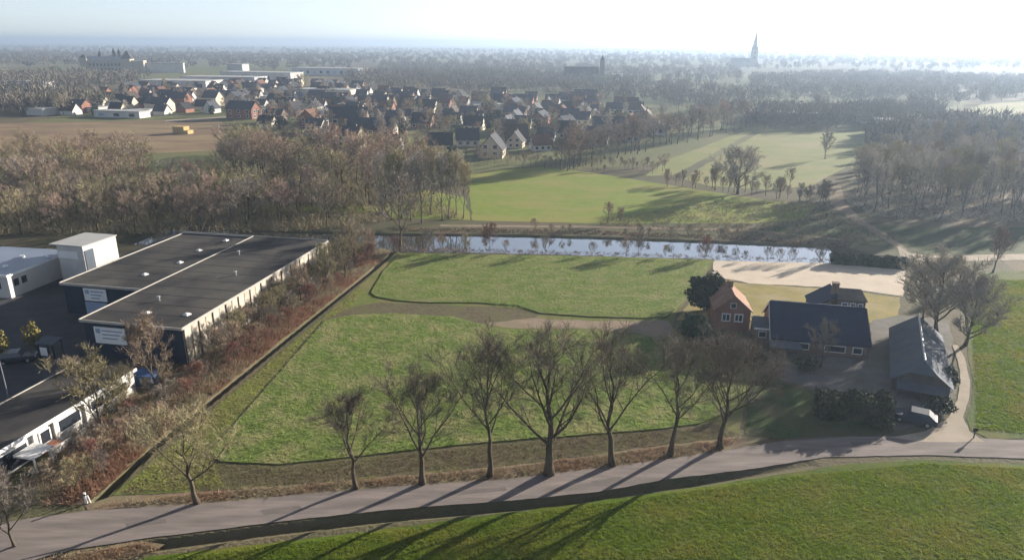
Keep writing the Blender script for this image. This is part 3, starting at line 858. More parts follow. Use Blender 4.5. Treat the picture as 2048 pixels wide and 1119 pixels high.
scatter('slim_tree', 'slim tree in the hazy right plantation', 'tree', 'hazy plantation at the right', [(1695, 405), (1760, 432), (2080, 446), (2250, 440), (2250, 375), (1900, 362), (1720, 368)], 5.2, slim, (9, 13.5), 95)
scatter('slim_tree', 'tree beyond the hazy right plantation', 'tree', 'trees beyond the plantation', [(1740, 360), (2200, 365), (2200, 300), (1900, 290), (1760, 315)], 8, slim + [wood[4]], (8, 12), 60)
for q, h in [((1560, 392), 5), ((1600, 402), 4.5), ((1645, 408), 6), ((1580, 372), 5), ((1335, 372), 4), ((1215, 445), 4.5), ((1240, 447), 3.5), ((1385, 378), 4)]:
    tree_thing('bare_bush', 'bare bush along the ditch and bank of the north meadow', 'bush', random.choice(med), G(*q), random.uniform(0, 6), h / 9, 'bushes around the north meadow')

for i in range(46):
    t = (i + random.random()) / 46
    q = G(905 + 430 * t, 322 + 18 * t + random.uniform(-7, 9))
    tree_thing('bare_bush', f'brown bare bush in the belt below the town edge, {ordn(i)} from left', 'bush', random.choice(wood[:2] + med[1:]), q, random.uniform(0, 6), random.uniform(0.22, 0.42), 'bushes below the town edge')
for i in range(22):
    t = (i + random.random()) / 22
    q = G(1330 + 330 * t, 366 + 44 * t + random.uniform(-5, 3))
    tree_thing('bare_bush', f'grey bare bush along the ditch beyond the north meadow, {ordn(i)} from left', 'bush', random.choice(med), q, random.uniform(0, 6), random.uniform(0.25, 0.6), 'bushes along the north ditch')
sap = [make_tree_meshes('sapling', 4, 3.4, fork=0.05, limbs=10, subs=6, terts=4, twigs=5, r0=0.045, tw=0.03, spread=0.8, mt=m_, mk=M_bark, twl=0.09, ksub=3) for m_ in (M_twigwood, M_twigolive, M_twigred, M_twiggrey)]
for i in range(90):
    t = (i + random.random()) / 90
    a = random.uniform(0.05, 0.95)
    left = Vector(G(372, 722)).lerp(G(668, 512), t)
    right = Vector(G(470, 745)).lerp(G(772, 508), t)
    q = left.lerp(right, a)
    tree_thing('bare_shrub', f'bare shrub along the cream hall wall, {ordn(i)} from the near corner', 'shrub', sap[2] if a > 0.72 and random.random() < 0.7 else random.choice(sap[:2] + [sap[3]]), q, random.uniform(0, 6), random.uniform(0.6, 1.1) * (0.8 if a < 0.3 else 1.0 if a < 0.6 else 0.8), 'thicket along the hall wall')
for i in range(36):
    t = (i + random.random()) / 36
    left = Vector(G(60, 985)).lerp(G(300, 770), t)
    right = Vector(G(190, 985)).lerp(G(450, 760), t)
    tree_thing('bare_shrub', f'bare shrub on the rusty strip before the long white facade, {ordn(i)} from the road', 'shrub', random.choice(sap), left.lerp(right, random.uniform(0.15, 1)), random.uniform(0, 6), random.uniform(0.4, 0.85), 'shrubs before the long facade')
for px, py, s, k in [(985, 500, 1.1, 2), (960, 500, 0.7, 2), (1015, 503, 0.6, 0), (880, 500, 0.8, 0), (850, 497, 0.9, 3), (920, 501, 0.7, 1), (1065, 505, 0.6, 0), (1090, 508, 0.7, 3), (1185, 509, 0.6, 3), (1255, 512, 0.7, 0), (1275, 511, 0.9, 3),
                     (1340, 513, 0.6, 0), (1410, 517, 1.1, 2), (1425, 519, 0.9, 0), (1480, 520, 0.6, 3), (1530, 522, 0.8, 3), (1560, 522, 0.6, 3), (1590, 523, 0.7, 3), (1630, 523, 0.6, 3), (1650, 524, 0.8, 3), (800, 506, 0.7, 2), (830, 505, 0.6, 1)]:
    lab = 'red-brown bush on the near canal bank' if k == 2 else 'thin bare sapling on the near canal bank'
    tree_thing('bank_shrub', lab, 'shrub', sap[k], G(px + random.uniform(-14, 14), py), random.uniform(0, 6), s * random.uniform(0.7, 1.35), 'shrubs on the near canal bank')
for i in range(16):
    px = random.uniform(950, 1720)
    tree_thing('bank_shrub', 'low brush plant on the far canal bank', 'shrub', random.choice(sap), G(px, 462 + (px - 950) * 0.035 + random.uniform(-6, 3)), random.uniform(0, 6), random.uniform(0.35, 0.7), 'brush on the far canal bank')


# ------------------------------------------------------------------ leafy evergreens
def leaf_cloud(n, fn, size):
    """n small quads at points from fn(); fn returns point, outward"""
    P, O = [], []
    for _ in range(n):
        a, b = fn()
        P.append(a)
        O.append(b)
    P = np.array(P)
    O = np.array(O) + RNG.normal(size=(n, 3)) * 0.6
    O /= np.linalg.norm(O, axis=1, keepdims=True)
    a = np.cross(O, RNG.normal(size=(n, 3)))
    a /= np.linalg.norm(a, axis=1, keepdims=True)
    b = np.cross(O, a)
    s = (RNG.uniform(0.5, 1.2, n) * size)[:, None]
    v = np.stack([P - a * s, P - b * s * 0.5, P + a * s, P + b * s * 0.5], 1).reshape(-1, 3)
    return v, np.arange(4 * n).reshape(n, 4)


def ellipsoid_fn(rx, ry, rz, cz, lump=0.18, seed=0):
    ph = [random.uniform(0, 6.28) for _ in range(6)]

    def fn():
        d = np.array([random.gauss(0, 1) for _ in range(3)])
        d /= np.linalg.norm(d)
        k = 1 + lump * (math.sin(4 * d[0] + ph[0]) * math.sin(5 * d[1] + ph[1]) + 0.7 * math.sin(7 * d[2] + ph[2] + 3 * d[0]))
        k *= random.uniform(0.72, 1.02)
        return (d[0] * rx * k, d[1] * ry * k, max(0.02, cz + d[2] * rz * k)), d
    return fn


def box_fn(lx, ly, h, lump=0.25):
    def fn():
        u = random.random()
        x, y, z = random.uniform(-lx, lx), random.uniform(-ly, ly), random.uniform(0.05, h)
        top = h * (1 + lump * 0.4 * math.sin(x * 1.9 + 1) + lump * 0.3 * math.sin(x * 4.1 + y * 2))
        if u < 0.45:
            return (x, y, top * random.uniform(0.85, 1.03)), (0, 0, 1)
        if u < 0.8:
            s = random.choice((-1, 1))
            return (x, s * ly * random.uniform(0.85, 1.08), z), (0, s, 0.2)
        s = random.choice((-1, 1))
        return (s * lx * random.uniform(0.9, 1.05), y, z), (s, 0, 0.2)
    return fn


def evergreen(name, label, cat, loc, rx, ry, h, m, n=900, size=0.22, rotz=0, trunk=True, cz=0.52, rzf=0.5):
    r = empty(name, label, cat, loc, rotz)
    v, f = leaf_cloud(n, ellipsoid_fn(rx, ry, h * rzf, h * cz), size)
    obj('crown' if trunk else 'foliage', mesh('foliage', v, f, m), r)
    MB().tube([(0, 0, -0.05), (0.05, 0, h * 0.3), (0, 0.05, h * 0.7)], [0.16, 0.12, 0.05], 6).build('trunk', M_bark, r)
    return r


def hedge(name, label, loc, lx, ly, h, rotz, m, n):
    v, f = leaf_cloud(n, box_fn(lx, ly, h), 0.24)
    r = empty(name, label, 'hedge', loc, rotz)
    core = MB().box(-lx * 0.93, lx * 0.93, -ly * 0.82, ly * 0.82, 0, h * 0.84)
    b0 = len(v)
    obj('foliage', mesh('foliage', v.tolist() + core.v, f.tolist() + [tuple(i + b0 for i in q) for q in core.f], m), r)
    mb = MB()
    for i in range(max(3, int(lx * 2 / 0.8))):
        x = -lx + 0.4 + i * 0.8
        mb.tube([(x, 0, 0), (x + random.uniform(-.2, .2), random.uniform(-.2, .2), h * 0.8)], [0.05, 0.02], 4)
    mb.build('stems', M_bark, r)
    return r


q = (G(1455, 650) + G(1455, 650)) * 0.5
evergreen('conifer', 'dark round evergreen rising behind the brick cottage', 'tree', Vector((29.6, 99.6, 0)), 3.2, 2.8, 5.6, M_ever, 4200, 0.3)
evergreen('conifer', 'dark bushy evergreen left of the brick cottage', 'tree', G(1388, 690), 2.1, 1.8, 4.3, M_ever, 2400, 0.26)
evergreen('conifer', 'dark low evergreen in front of the brick cottage', 'tree', G(1425, 700), 1.8, 1.6, 2.6, M_ever, 1500, 0.24)
evergreen('shrub', 'dark rounded shrub beside the farmhouse corner', 'shrub', G(1515, 722), 1.5, 1.3, 1.8, M_hedge, 600, 0.18)
evergreen('shrub', 'bare-topped garden shrub before the farmhouse front', 'shrub', G(1610, 742), 1.4, 1.2, 2.2, M_hedge, 500, 0.18)
hd = (G(1780, 842) - G(1640, 842))
hedge('hedge', 'tall dark clipped hedge in front of the farmhouse garden', G(1708, 838) + Vector((0, 0.6, 0)), 3.7, 1.25, 2.5, -0.06, M_hedge, 2800)
evergreen('shrub', 'brown and green bush at the right end of the garden hedge', 'shrub', G(1762, 856), 1.5, 1.0, 1.3, M_hedge, 500, 0.17)
evergreen('shrub', 'dark laurel bush between the grey barn and the farm path', 'shrub', G(1893, 770), 1.0, 1.9, 2.2, M_ever, 700, 0.18, -0.3)
evergreen('shrub', 'dark laurel bush by the bend of the farm path', 'shrub', G(1878, 825), 1.5, 1.3, 1.8, M_ever, 700, 0.18)
hq = (G(1662, 526) + G(1812, 534)) * 0.5
hedge('hedge', 'long dark green hedge behind the sand arena', hq, (G(1812, 534) - G(1662, 526)).length / 2, 0.9, 1.7, math.atan2((G(1812, 534) - G(1662, 526)).y, (G(1812, 534) - G(1662, 526)).x), M_ever, 3000)
evergreen('shrub', 'yellow leafy shrub standing in the dark industrial yard', 'shrub', G(70, 692), 1.0, 1.0, 3.4, M_yshrub, 600, 0.2)
evergreen('shrub', 'yellow leafy shrub at the left edge of the yard', 'shrub', G(2, 708), 1.2, 1.2, 3.4, M_yshrub, 600, 0.2)

# ------------------------------------------------------------------ far woods (one mass)
tmpl_n = 64


def far_wood(name, label, polys, counts, h, m, fat=1.0):
    Bs, Ts, Ws = [], [], []
    for poly, k in zip(polys, counts):
        A = sample_poly([(q.x, q.y) for q in GP(poly)], k)
        for x, y in A:
            hh = h * random.uniform(0.65, 1.15)
            r = hh * random.uniform(0.3, 0.42)
            n = tmpl_n
            th = RNG.uniform(0, 6.28, n)
            rr = r * np.sqrt(RNG.uniform(0, 1, n)) * 0.75
            zz = hh * RNG.uniform(0.2, 0.72, n)
            B = np.stack([x + rr * np.cos(th), y + rr * np.sin(th), zz], 1)
            D = np.stack([np.cos(th) * 0.5, np.sin(th) * 0.5, np.full(n, 0.75)], 1) + RNG.normal(size=(n, 3)) * 0.3
            T = B + D * hh * 0.19
            B[0] = (x, y, 0)
            T[0] = (x, y, hh * 0.7)
            Bs.append(B)
            Ts.append(T)
            Ws.append(RNG.uniform(0.25, 0.6, n) * fat)
    v, f = slivers(np.concatenate(Bs), np.concatenate(Ts), np.concatenate(Ws))
    return tag(obj(name, mesh(name, v, f, m)), label, 'wood', kind='stuff')


far_wood('far_wood', 'hazy grey-brown woodland behind the town centre', [[(690, 178), (1000, 188), (1190, 195), (1340, 218), (1490, 238), (1490, 190), (1300, 165), (1000, 150), (700, 150)],
                                                                         [(760, 150), (1480, 170), (1480, 140), (760, 132)]], [900, 700], 11, M_farwood, 1.1)
far_wood('far_wood', 'blue hazy woodland along the right horizon', [[(1490, 205), (1900, 215), (2200, 195), (2200, 165), (1700, 150), (1500, 160)], [(1740, 300), (1960, 300), (2200, 290), (2200, 262), (1900, 255), (1740, 268)],
                                                                    [(1500, 262), (1730, 258), (1880, 250), (1880, 225), (1500, 228)]], [1000, 260, 260], 11, M_farwood, 1.1)
far_wood('far_wood', 'brown woodland at the left behind the bare field', [[(-200, 236), (60, 232), (230, 222), (200, 200), (-200, 196)], [(-200, 190), (180, 180), (320, 160), (180, 150), (-200, 156)]], [260, 420], 12, M_farwood, 1.1)
far_wood('far_wood', 'dark wooded belts on the distant horizon', [[(-300, 132), (700, 142), (700, 112), (-300, 104)], [(600, 132), (1500, 140), (2300, 146), (2300, 118), (600, 110)]], [1500, 1500], 13, M_farwood, 2.4)


far_wood('far_wood', 'thin blue line of woods at the very horizon', [[(-300, 103), (700, 111), (2300, 119), (2300, 106), (600, 98), (-300, 91)]], [1400], 15, M_farwood, 5.0)


# ------------------------------------------------------------------ buildings
def gable_wall(w_, d_, e, r):
    """ridge along x; local box centred"""
    mb = MB()
    a, b = w_ / 2, d_ / 2
    mb.add([(-a, -b, 0), (a, -b, 0), (a, b, 0), (-a, b, 0), (-a, -b, e), (a, -b, e), (a, b, e), (-a, b, e), (-a, 0, r), (a, 0, r)],
           [(0, 1, 5, 4), (2, 3, 7, 6), (1, 2, 6, 9, 5), (3, 0, 4, 8, 7), (4, 5, 9, 8), (6, 7, 8, 9), (0, 3, 2, 1)])
    return mb


def gable_roof(w_, d_, e, r, ov=0.35, t=0.18):
    mb = MB()
    a, b = w_ / 2 + ov, d_ / 2
    sl_ = (r - e) / b
    bo = b + ov
    lift = 0.06
    z0 = e - sl_ * ov + lift
    mb.slab([(-a, -bo, z0 + t), (a, -bo, z0 + t), (a, 0, r + lift + t), (-a, 0, r + lift + t)], t)
    mb.slab([(a, bo, z0 + t), (-a, bo, z0 + t), (-a, 0, r + lift + t + 0.003), (a, 0, r + lift + t + 0.003)], t)
    return mb


def window(parent, m_glass, m_frame, x0, x1, z0, z1, y, axis='y', sgn=-1, name='window', depth=0.06, fr=0.07):
    """a framed window on a plane; parent's local coordinates"""
    g, f = MB(), MB()
    o0, o1 = (y, y + sgn * depth * 0.5) if sgn > 0 else (y + sgn * depth * 0.5, y)
    p0, p1 = (y, y + sgn * depth) if sgn > 0 else (y + sgn * depth, y)

    def bx(mb, a0, a1, b0, b1, c0, c1):
        if axis == 'y':
            mb.box(a0, a1, b0, b1, c0, c1)
        else:
            mb.box(b0, b1, a0, a1, c0, c1)
    bx(g, x0 + fr * .5, x1 - fr * .5, o0, o1, z0 + fr * .5, z1 - fr * .5)
    bx(f, x0, x0 + fr, p0, p1, z0, z1)
    bx(f, x1 - fr, x1, p0, p1, z0, z1)
    bx(f, x0 + fr, x1 - fr, p0, p1, z0, z0 + fr)
    bx(f, x0 + fr, x1 - fr, p0, p1, z1 - fr, z1)
    o = g.build(name, m_glass, parent)
    f.build('frame', m_frame, o)
    return o


# --- dark hall (local frame: origin at near right corner, x to the right, y away)
HA = math.radians(-10.8)
hall = empty('industrial_hall', 'large dark flat-roofed hall with stepped front and cream panelled side wall', 'building', (-40.1, 79.3, 0), HA)
MB().prism([(-14, 0.25), (-0.25, 0.25), (-0.25, 40.8), (-13.95, 40.8)], 0, 4.75).build('wall', M_navy, hall)
MB().prism([(-28, 12.4), (-14.02, 12.4), (-14.02, 40.8), (-28, 40.8)], 0, 4.55).build('wall', M_navy, hall)
MB().box(-14.2, 0, -0.1, 41, 4.75, 4.95).build('roof', M_roofdark, hall)
MB().box(-28.2, -14.21, 12.2, 41, 4.5, 4.72).build('roof', M_roofdark, hall)
for n_, b in (('roof_edge', (-14.32, -14.2, -0.15, 41, 4.7, 5.08)), ('roof_edge', (-28.32, -28.2, 12.1, 41, 4.45, 4.86)), ('roof_edge', (-14.2, 0.05, -0.22, -0.1, 4.7, 5.03)),
              ('roof_edge', (-28.2, -14.33, 12.08, 12.2, 4.45, 4.8)), ('roof_edge', (-28.3, 0, 41, 41.12, 4.5, 5.06)), ('roof_edge', (-0.02, 0.1, -0.1, 41, 4.72, 5.05))):
    MB().box(*b).build(n_, M_trim, hall)
npan = 27
pan = mesh('wall_panel', *(lambda mb: (mb.v, mb.f))(MB().box(-0.1, 0.1, 0, 40.6 / npan - 0.14, 0.1, 4.7)), M_cream)
for i in range(npan):
    obj('wall_panel', pan, hall, (-0.13 + random.uniform(-0.03, 0.03), 0.3 + i * 40.6 / npan, 0))
for i in range(npan + 1):
    if i % 2 == 0:
        MB().box(-0.05, 0.09, 0.17 + i * 40.6 / npan, 0.29 + i * 40.6 / npan, 0, 4.69).build('pilaster', M_wood, hall)
for px, py, z in [(290, 549, 4.72), (360, 525, 4.72), (398, 501, 4.72), (295, 626, 4.95), (374, 629, 4.95), (452, 481, 4.95)]:
    q = G(px, py, z)
    l = Matrix.Rotation(-HA, 3, 'Z') @ (q - Vector((-40.1, 79.3, z)))
    mb = MB().cone(l.x, l.y, z, z + 0.12, 0.55, 0.5, 4, 0.6).cone(l.x, l.y, z + 0.12, z + 0.26, 0.45, 0.2, 4, 0.6)
    mb.build('skylight', M_whitepaint, hall)
for k in range(1, 12):
    MB().box(-13.9, -0.1, k * 3.4 - 0.06, k * 3.4 + 0.06, 4.952, 4.965).build('roof_seam', M_seam, hall)
for k in range(1, 9):
    MB().box(-27.9, -14.4, 12.3 + k * 3.3 - 0.06, 12.3 + k * 3.3 + 0.06, 4.722, 4.735).build('roof_seam', M_seam, hall)
for x, y in ((-9, 8), (-5, 20), (-10.5, 30)):
    MB().cone(x, y, 4.95, 5.5, 0.16, 0.16, 8).cone(x, y, 5.5, 5.62, 0.26, 0.2, 8).build('vent', M_galv, hall)
# signs on the two dark fronts
for (u0, u1, z0, z1, v_) in ((-12.6, -8.2, 1.9, 4.1, 0.25), (-24.6, -20.9, 2.3, 4.2, 12.4)):
    s_ = MB().box(u0, u1, v_ - 0.16, v_ - 0.04, z0, z1).build('sign_panel', M_whitepaint, hall)
    MB().box(u0 + 0.25, u0 + 0.9, v_ - 0.19, v_ - 0.163, z1 - 0.85, z1 - 0.25).build('sign_mark', M_signblue, s_)
    for k in range(3):
        MB().box(u0 + 1.1, u1 - 0.4 - 0.4 * k, v_ - 0.19, v_ - 0.163, z1 - 0.55 - 0.5 * k, z1 - 0.38 - 0.5 * k).build('sign_line', M_signblue, s_)
MB().box(-24.6, -21.1, 12.16, 12.37, 0, 2.1).build('roller_door', M_signblue, hall)
MB().box(-7.0, -3.5, 0.02, 0.22, 0, 3.2).build('roller_door', M_navy, hall)

# --- long low building, bottom left
LA = math.radians(-12.0)
LO = G(273, 783)
long_b = empty('long_building', 'long low building with dark roof and white facade of windows, bottom left', 'building', LO, LA)
MB().box(-7.0, 0, -30, 0, 0, 2.65).build('wall', M_white, long_b)
MB().box(-7.25, 0.28, -30.2, 0.25, 2.66, 2.84).build('roof', M_roofdark, long_b)
MB().box(0.28, 0.36, -30.2, 0.25, 2.6, 2.94).build('roof_edge', M_whitepaint, long_b)
MB().box(-7.35, -7.25, -30.2, 0.25, 2.62, 2.95).build('roof_edge', M_trim, long_b)
for y0, y1, z0, z1 in [(-3.6, -1.2, 0.9, 2.1), (-6.6, -4.6, 0.9, 2.2), (-10.8, -7.9, 0.8, 2.25), (-13.0, -11.7, 0.7, 2.2), (-17.8, -14.3, 0.1, 2.2), (-20.6, -18.9, 0.3, 2.2), (-24.5, -21.5, 0.8, 2.2)]:
    window(long_b, M_glass, M_whitepaint, y0, y1, z0, z1, 0.0, 'x', 1, fr=0.12, depth=0.1)
for y in (-4.1, -7.3, -11.2, -13.6):
    MB().box(0.002, 0.3, y - 0.22, y + 0.22, 0, 2.58).build('pilaster', M_white, long_b)
cn = MB().box(0.3, 2.5, -16.2, -13.9, 1.55, 1.75).build('canopy', M_whitepaint, long_b)
for yy in (-16.0, -14.1):
    MB().box(2.3, 2.42, yy - 0.06, yy + 0.06, 0, 1.55).build('post', M_whitepaint, cn)
MB().box(1.4, 1.6, -13.6, -9.2, 0, 0.8).build('low_wall', M_white, long_b)
MB().box(0.35, 1.3, -13.2, -11.9, 0, 0.9).build('planter', M_brickred, long_b)

# --- white low building and tall white box, left
wl = empty('white_workshop', 'white workshop with blue-grey roof and two small windows at left edge', 'building', (-77.7, 102.7, 0), math.radians(-9))
MB().box(-14, 0, 0, 14.0, 0, 3.55).build('wall', M_white, wl)
MB().box(-14.2, 0.12, -0.15, 14.1, 3.56, 3.75).build('roof', M_blueroof, wl)
MB().box(0.12, 0.2, -0.15, 14.1, 3.5, 3.84).build('roof_edge', M_whitepaint, wl)
MB().box(-14.2, 0.2, -0.23, -0.151, 3.5, 3.84).build('roof_edge', M_whitepaint, wl)
for y in (1.0, 2.5):
    window(wl, M_glass, M_dark, y, y + 0.9, 1.7, 2.8, 0.0, 'x', 1)
window(wl, M_glass, M_dark, -3.4, -1.4, 1.5, 2.6, 0.0, 'y', -1)
window(wl, M_glass, M_dark, -7.4, -5.4, 1.5, 2.6, 0.0, 'y', -1)
for x, y in ((-4, 4), (-5.5, 9), (-1.5, 10)):
    MB().cone(x, y, 3.75, 4.05, 0.45, 0.3, 8).build('roof_light', M_whitepaint, wl)
tb_ = empty('white_store', 'tall white box-shaped store with pale roof beside the workshop', 'building', (-69.7, 109.8, 0), math.radians(-13))
MB().box(-5.0, 0, 0, 7.2, 0, 6.3).build('wall', M_white, tb_)
MB().box(-6.3, 0.12, -0.2, 7.4, 6.31, 6.5).build('roof', M_greyroof, tb_)
MB().box(0.004, 0.1, 0.2, 2.0, 0, 5.6).build('sliding_door', M_fibre, tb_)
MB().box(-5.0, -1.2, -0.1, -0.004, 4.2, 5.4).build('wall_panel', M_whitepaint, tb_)

# --- farmhouse
FA = math.radians(-12.7)
farm = empty('farmhouse', 'low farmhouse with big slate blue roof facing the garden', 'house', Vector((34.0, 84.9, 0)) + (Matrix.Rotation(FA, 3, 'Z') @ Vector((5.9, 4.9, 0))), FA)
gable_wall(11.6, 9.6, 1.75, 4.9).build('wall', M_brickbrown, farm)
gable_roof(11.6, 9.6, 1.75, 4.9, 0.3, 0.2).build('roof', M_slate, farm)
MB().box(-5.95, 5.95, -0.12, 0.12, 5.16, 5.3).build('ridge_cap', M_slate, farm)
for x in (-6.13, 6.11):
    mb = MB()
    mb.slab([(x, -5.1, 1.75), (x + 0.08, -5.1, 1.75), (x + 0.08, 0, 5.16), (x, 0, 5.16)], 0.3)
    mb.slab([(x + 0.08, 5.1, 1.75), (x, 5.1, 1.75), (x, 0, 5.163), (x + 0.08, 0, 5.163)], 0.3)
    mb.build('barge_board', M_whitepaint if x < 0 else M_wood, farm)
for x0, x1 in ((-5.3, -3.6), (-2.6, -1.2), (0.6, 3.2), (4.0, 5.2)):
    window(farm, M_glass, M_whitepaint, x0, x1, 0.5, 1.45, -4.8, 'y', -1, fr=0.1)
for z in (0.9, 2.8):
    window(farm, M_glass, M_whitepaint, -1.0 if z > 2 else -3.5, 0.2 if z > 2 else -2.2, z, z + 1.1, -5.8, 'x', -1)
lt = MB()
lt.slab([(-6.3, -7.0, 1.35), (-2.4, -7.0, 1.35), (-2.4, -5.15, 1.62), (-6.3, -5.15, 1.62)], 0.12)
lt.build('porch_roof', M_fibre, farm)
for x in (-6.1, -4.3, -2.6):
    MB().box(x - 0.06, x + 0.06, -6.9, -6.78, 0, 1.24).build('post', M_wood, farm)
# rear cross wing with chimney
rw = empty('farm_wing', 'dark rear wing with pale windows and chimney behind the farmhouse roof', 'house', Vector((46.6, 90.9, 0)), FA)
MB().box(-1.7, 1.9, 0, 5, 0, 4.9).build('wall', M_brickbrown, rw)
mb = MB()
mb.slab([(-5.0, -0.2, 3.2), (-1.75, -0.2, 5.35), (-1.75, 5.2, 5.35), (-5.0, 5.2, 3.2)][::-1], 0.15)
mb.v = [(x, y, z) for x, y, z in mb.v]
mb.build('side_roof', M_slate, rw)
MB().box(-4.8, -1.72, 0.1, 5, 0, 3.0).build('side_wall', M_brickbrown, rw)
mb = MB()
mb.slab([(-1.85, -0.25, 4.92), (2.05, -0.25, 4.92), (1.7, 2.5, 5.75), (-1.5, 2.5, 5.75)], 0.12)
mb.slab([(2.05, 5.25, 4.92), (-1.85, 5.25, 4.92), (-1.5, 2.5, 5.753), (1.7, 2.5, 5.753)], 0.12)
mb.build('roof', M_roofdark, rw)
for x0, x1 in ((-1.2, -0.3), (-0.1, 0.7), (0.9, 1.6)):
    window(rw, M_fibre, M_whitepaint, x0, x1, 3.3, 4.5, 0, 'y', -1, fr=0.12)
MB().box(-2.35, -1.55, 1.0, 1.8, 4.4, 6.7).box(-2.42, -1.48, 0.93, 1.87, 6.7, 6.85).build('chimney', M_brickbrown, rw)
# low annex between farmhouse and cottage
an = empty('low_annex', 'low flat-roofed annex with white fascia between cottage and farmhouse', 'house', G(1507, 684), FA)
MB().box(0, 2.2, 0, 4.5, 0, 2.0).build('wall', M_brickbrown, an)
MB().box(-0.15, 2.3, -0.15, 4.6, 2.01, 2.14).build('roof', M_fibre, an)
MB().box(-0.15, 2.3, -0.21, -0.15, 1.98, 2.2).build('fascia', M_whitepaint, an)
window(an, M_glass, M_whitepaint, 0.5, 1.5, 0.8, 1.7, 0, 'y', -1)

# --- brick cottage: gable towards the viewer
ca = math.radians(-8)
cot = empty('brick_cottage', 'red brick cottage with sunlit orange tiled roof and white windows', 'house', Vector((31.2, 94.6, 0)), ca + math.pi / 2)
gable_wall(6.0, 4.8, 3.0, 5.1).build('wall', M_brickred, cot)
gable_roof(6.0, 4.8, 3.0, 5.1, 0.28, 0.16).build('roof', M_tileorange, cot)
for y0, y1 in ((0.25, 1.45), (-1.45, -0.25)):
    wn = window(cot, M_glass, M_whitepaint, y0, y1, 1.35, 2.55, -3.0, 'x', -1, fr=0.14, depth=0.1)
    MB().box(-3.1, -3.0, (y0 + y1) / 2 - 0.05, (y0 + y1) / 2 + 0.05, 1.49, 2.41).build('mullion', M_whitepaint, wn)
window(cot, M_glass, M_whitepaint, -0.4, 0.4, 3.3, 4.1, -3.0, 'x', -1)
window(cot, M_glass, M_whitepaint, -2.0, -1.0, 1.3, 2.5, -2.4, 'y', -1)
MB().box(0.6, 1.2, -0.3, 0.3, 4.6, 6.0).box(0.55, 1.25, -0.35, 0.35, 6.0, 6.1).build('chimney', M_brickbrown, cot)

# --- barn: axis away from viewer, half hip in front, sheets on the roof
BA = math.radians(-26.3)
barn = empty('barn', 'grey barn with ribbed roof sheets and bright ridge beside the farm path', 'barn', Vector((46.75, 72.4, 0)), BA)
hw, Lb, eb, rb, hip = 3.05, 17.5, 1.6, 3.85, 1.3
mb = MB()
mb.add([(-hw + .2, 0.2, 0), (hw - .2, 0.2, 0), (hw - .2, Lb, 0), (-hw + .2, Lb, 0), (-hw + .2, 0.2, eb), (hw - .2, 0.2, eb), (hw - .2, Lb, eb), (-hw + .2, Lb, eb), (-1.25, 0.2, 2.7), (1.25, 0.2, 2.7), (0, Lb, rb - .15)],
       [(0, 1, 5, 9, 8, 4), (1, 2, 6, 5), (2, 3, 7, 10, 6), (3, 0, 4, 7)])
mb.build('wall', M_wood, barn)
ns = 13
for side in (-1, 1):
    for i in range(ns):
        y0, y1 = Lb * i / ns + (-0.1 if i == 0 else 0), Lb * (i + 1) / ns
        zr, ze = rb, eb - 0.15
        xe = side * (hw + 0.15)
        # the near sheets are cut by the hip
        t0 = max(0.0, 1 - (y0 + 0.1) / hip)
        t1 = max(0.0, 1 - (y1 + 0.1) / hip)

        def pt(y, t):
            t *= 0.45
            return (xe * t, y, zr + (ze - zr) * t)
        jz = random.uniform(0, 0.03)
        quad = [(xe, y0 + 0.02, ze), (xe, y1 - 0.02, ze), pt(y1 - 0.02, t1), pt(y0 + 0.02, t0)]
        quad = [(a, b, c + jz) for a, b, c in quad]
        mb = MB()
        mb.slab(quad if side > 0 else quad[::-1], 0.05)
        mb.build('roof_sheet', M_fibre, barn)
mb = MB()
xh = hw * 0.47
zh = rb + (eb - 0.15 - rb) * 0.45
mb.add([(-xh, -0.15, zh), (xh, -0.15, zh), (0, hip, rb + 0.02), (-xh, -0.12, zh - .06), (xh, -0.12, zh - .06), (0, hip, rb - 0.04)], [(0, 1, 2), (3, 5, 4), (0, 3, 4, 1), (1, 4, 5, 2), (2, 5, 3, 0)])
mb.build('hip_roof', M_fibre, barn)
MB().tube([(0, hip, rb + 0.1), (0, Lb + 0.1, rb + 0.1)], [0.13, 0.13], 8).build('ridge_cap', M_galv, barn)
lean = MB()
lean.slab([(-2.5, -1.5, 1.15), (2.5, -1.5, 1.15), (2.5, 0.17, 1.6), (-2.5, 0.17, 1.6)], 0.06)
lean.build('lean_to_roof', M_fibre, barn)
for x in (-2.4, 0, 2.4):
    MB().box(x - 0.07, x + 0.07, -1.4, -1.28, 0, 1.1).build('post', M_wood, barn)
MB().box(-1.1, 1.1, 0.1, 0.196, 0, 1.65).build('barn_door', M_wood, barn)

# ------------------------------------------------------------------ town
HV = []  # house variants


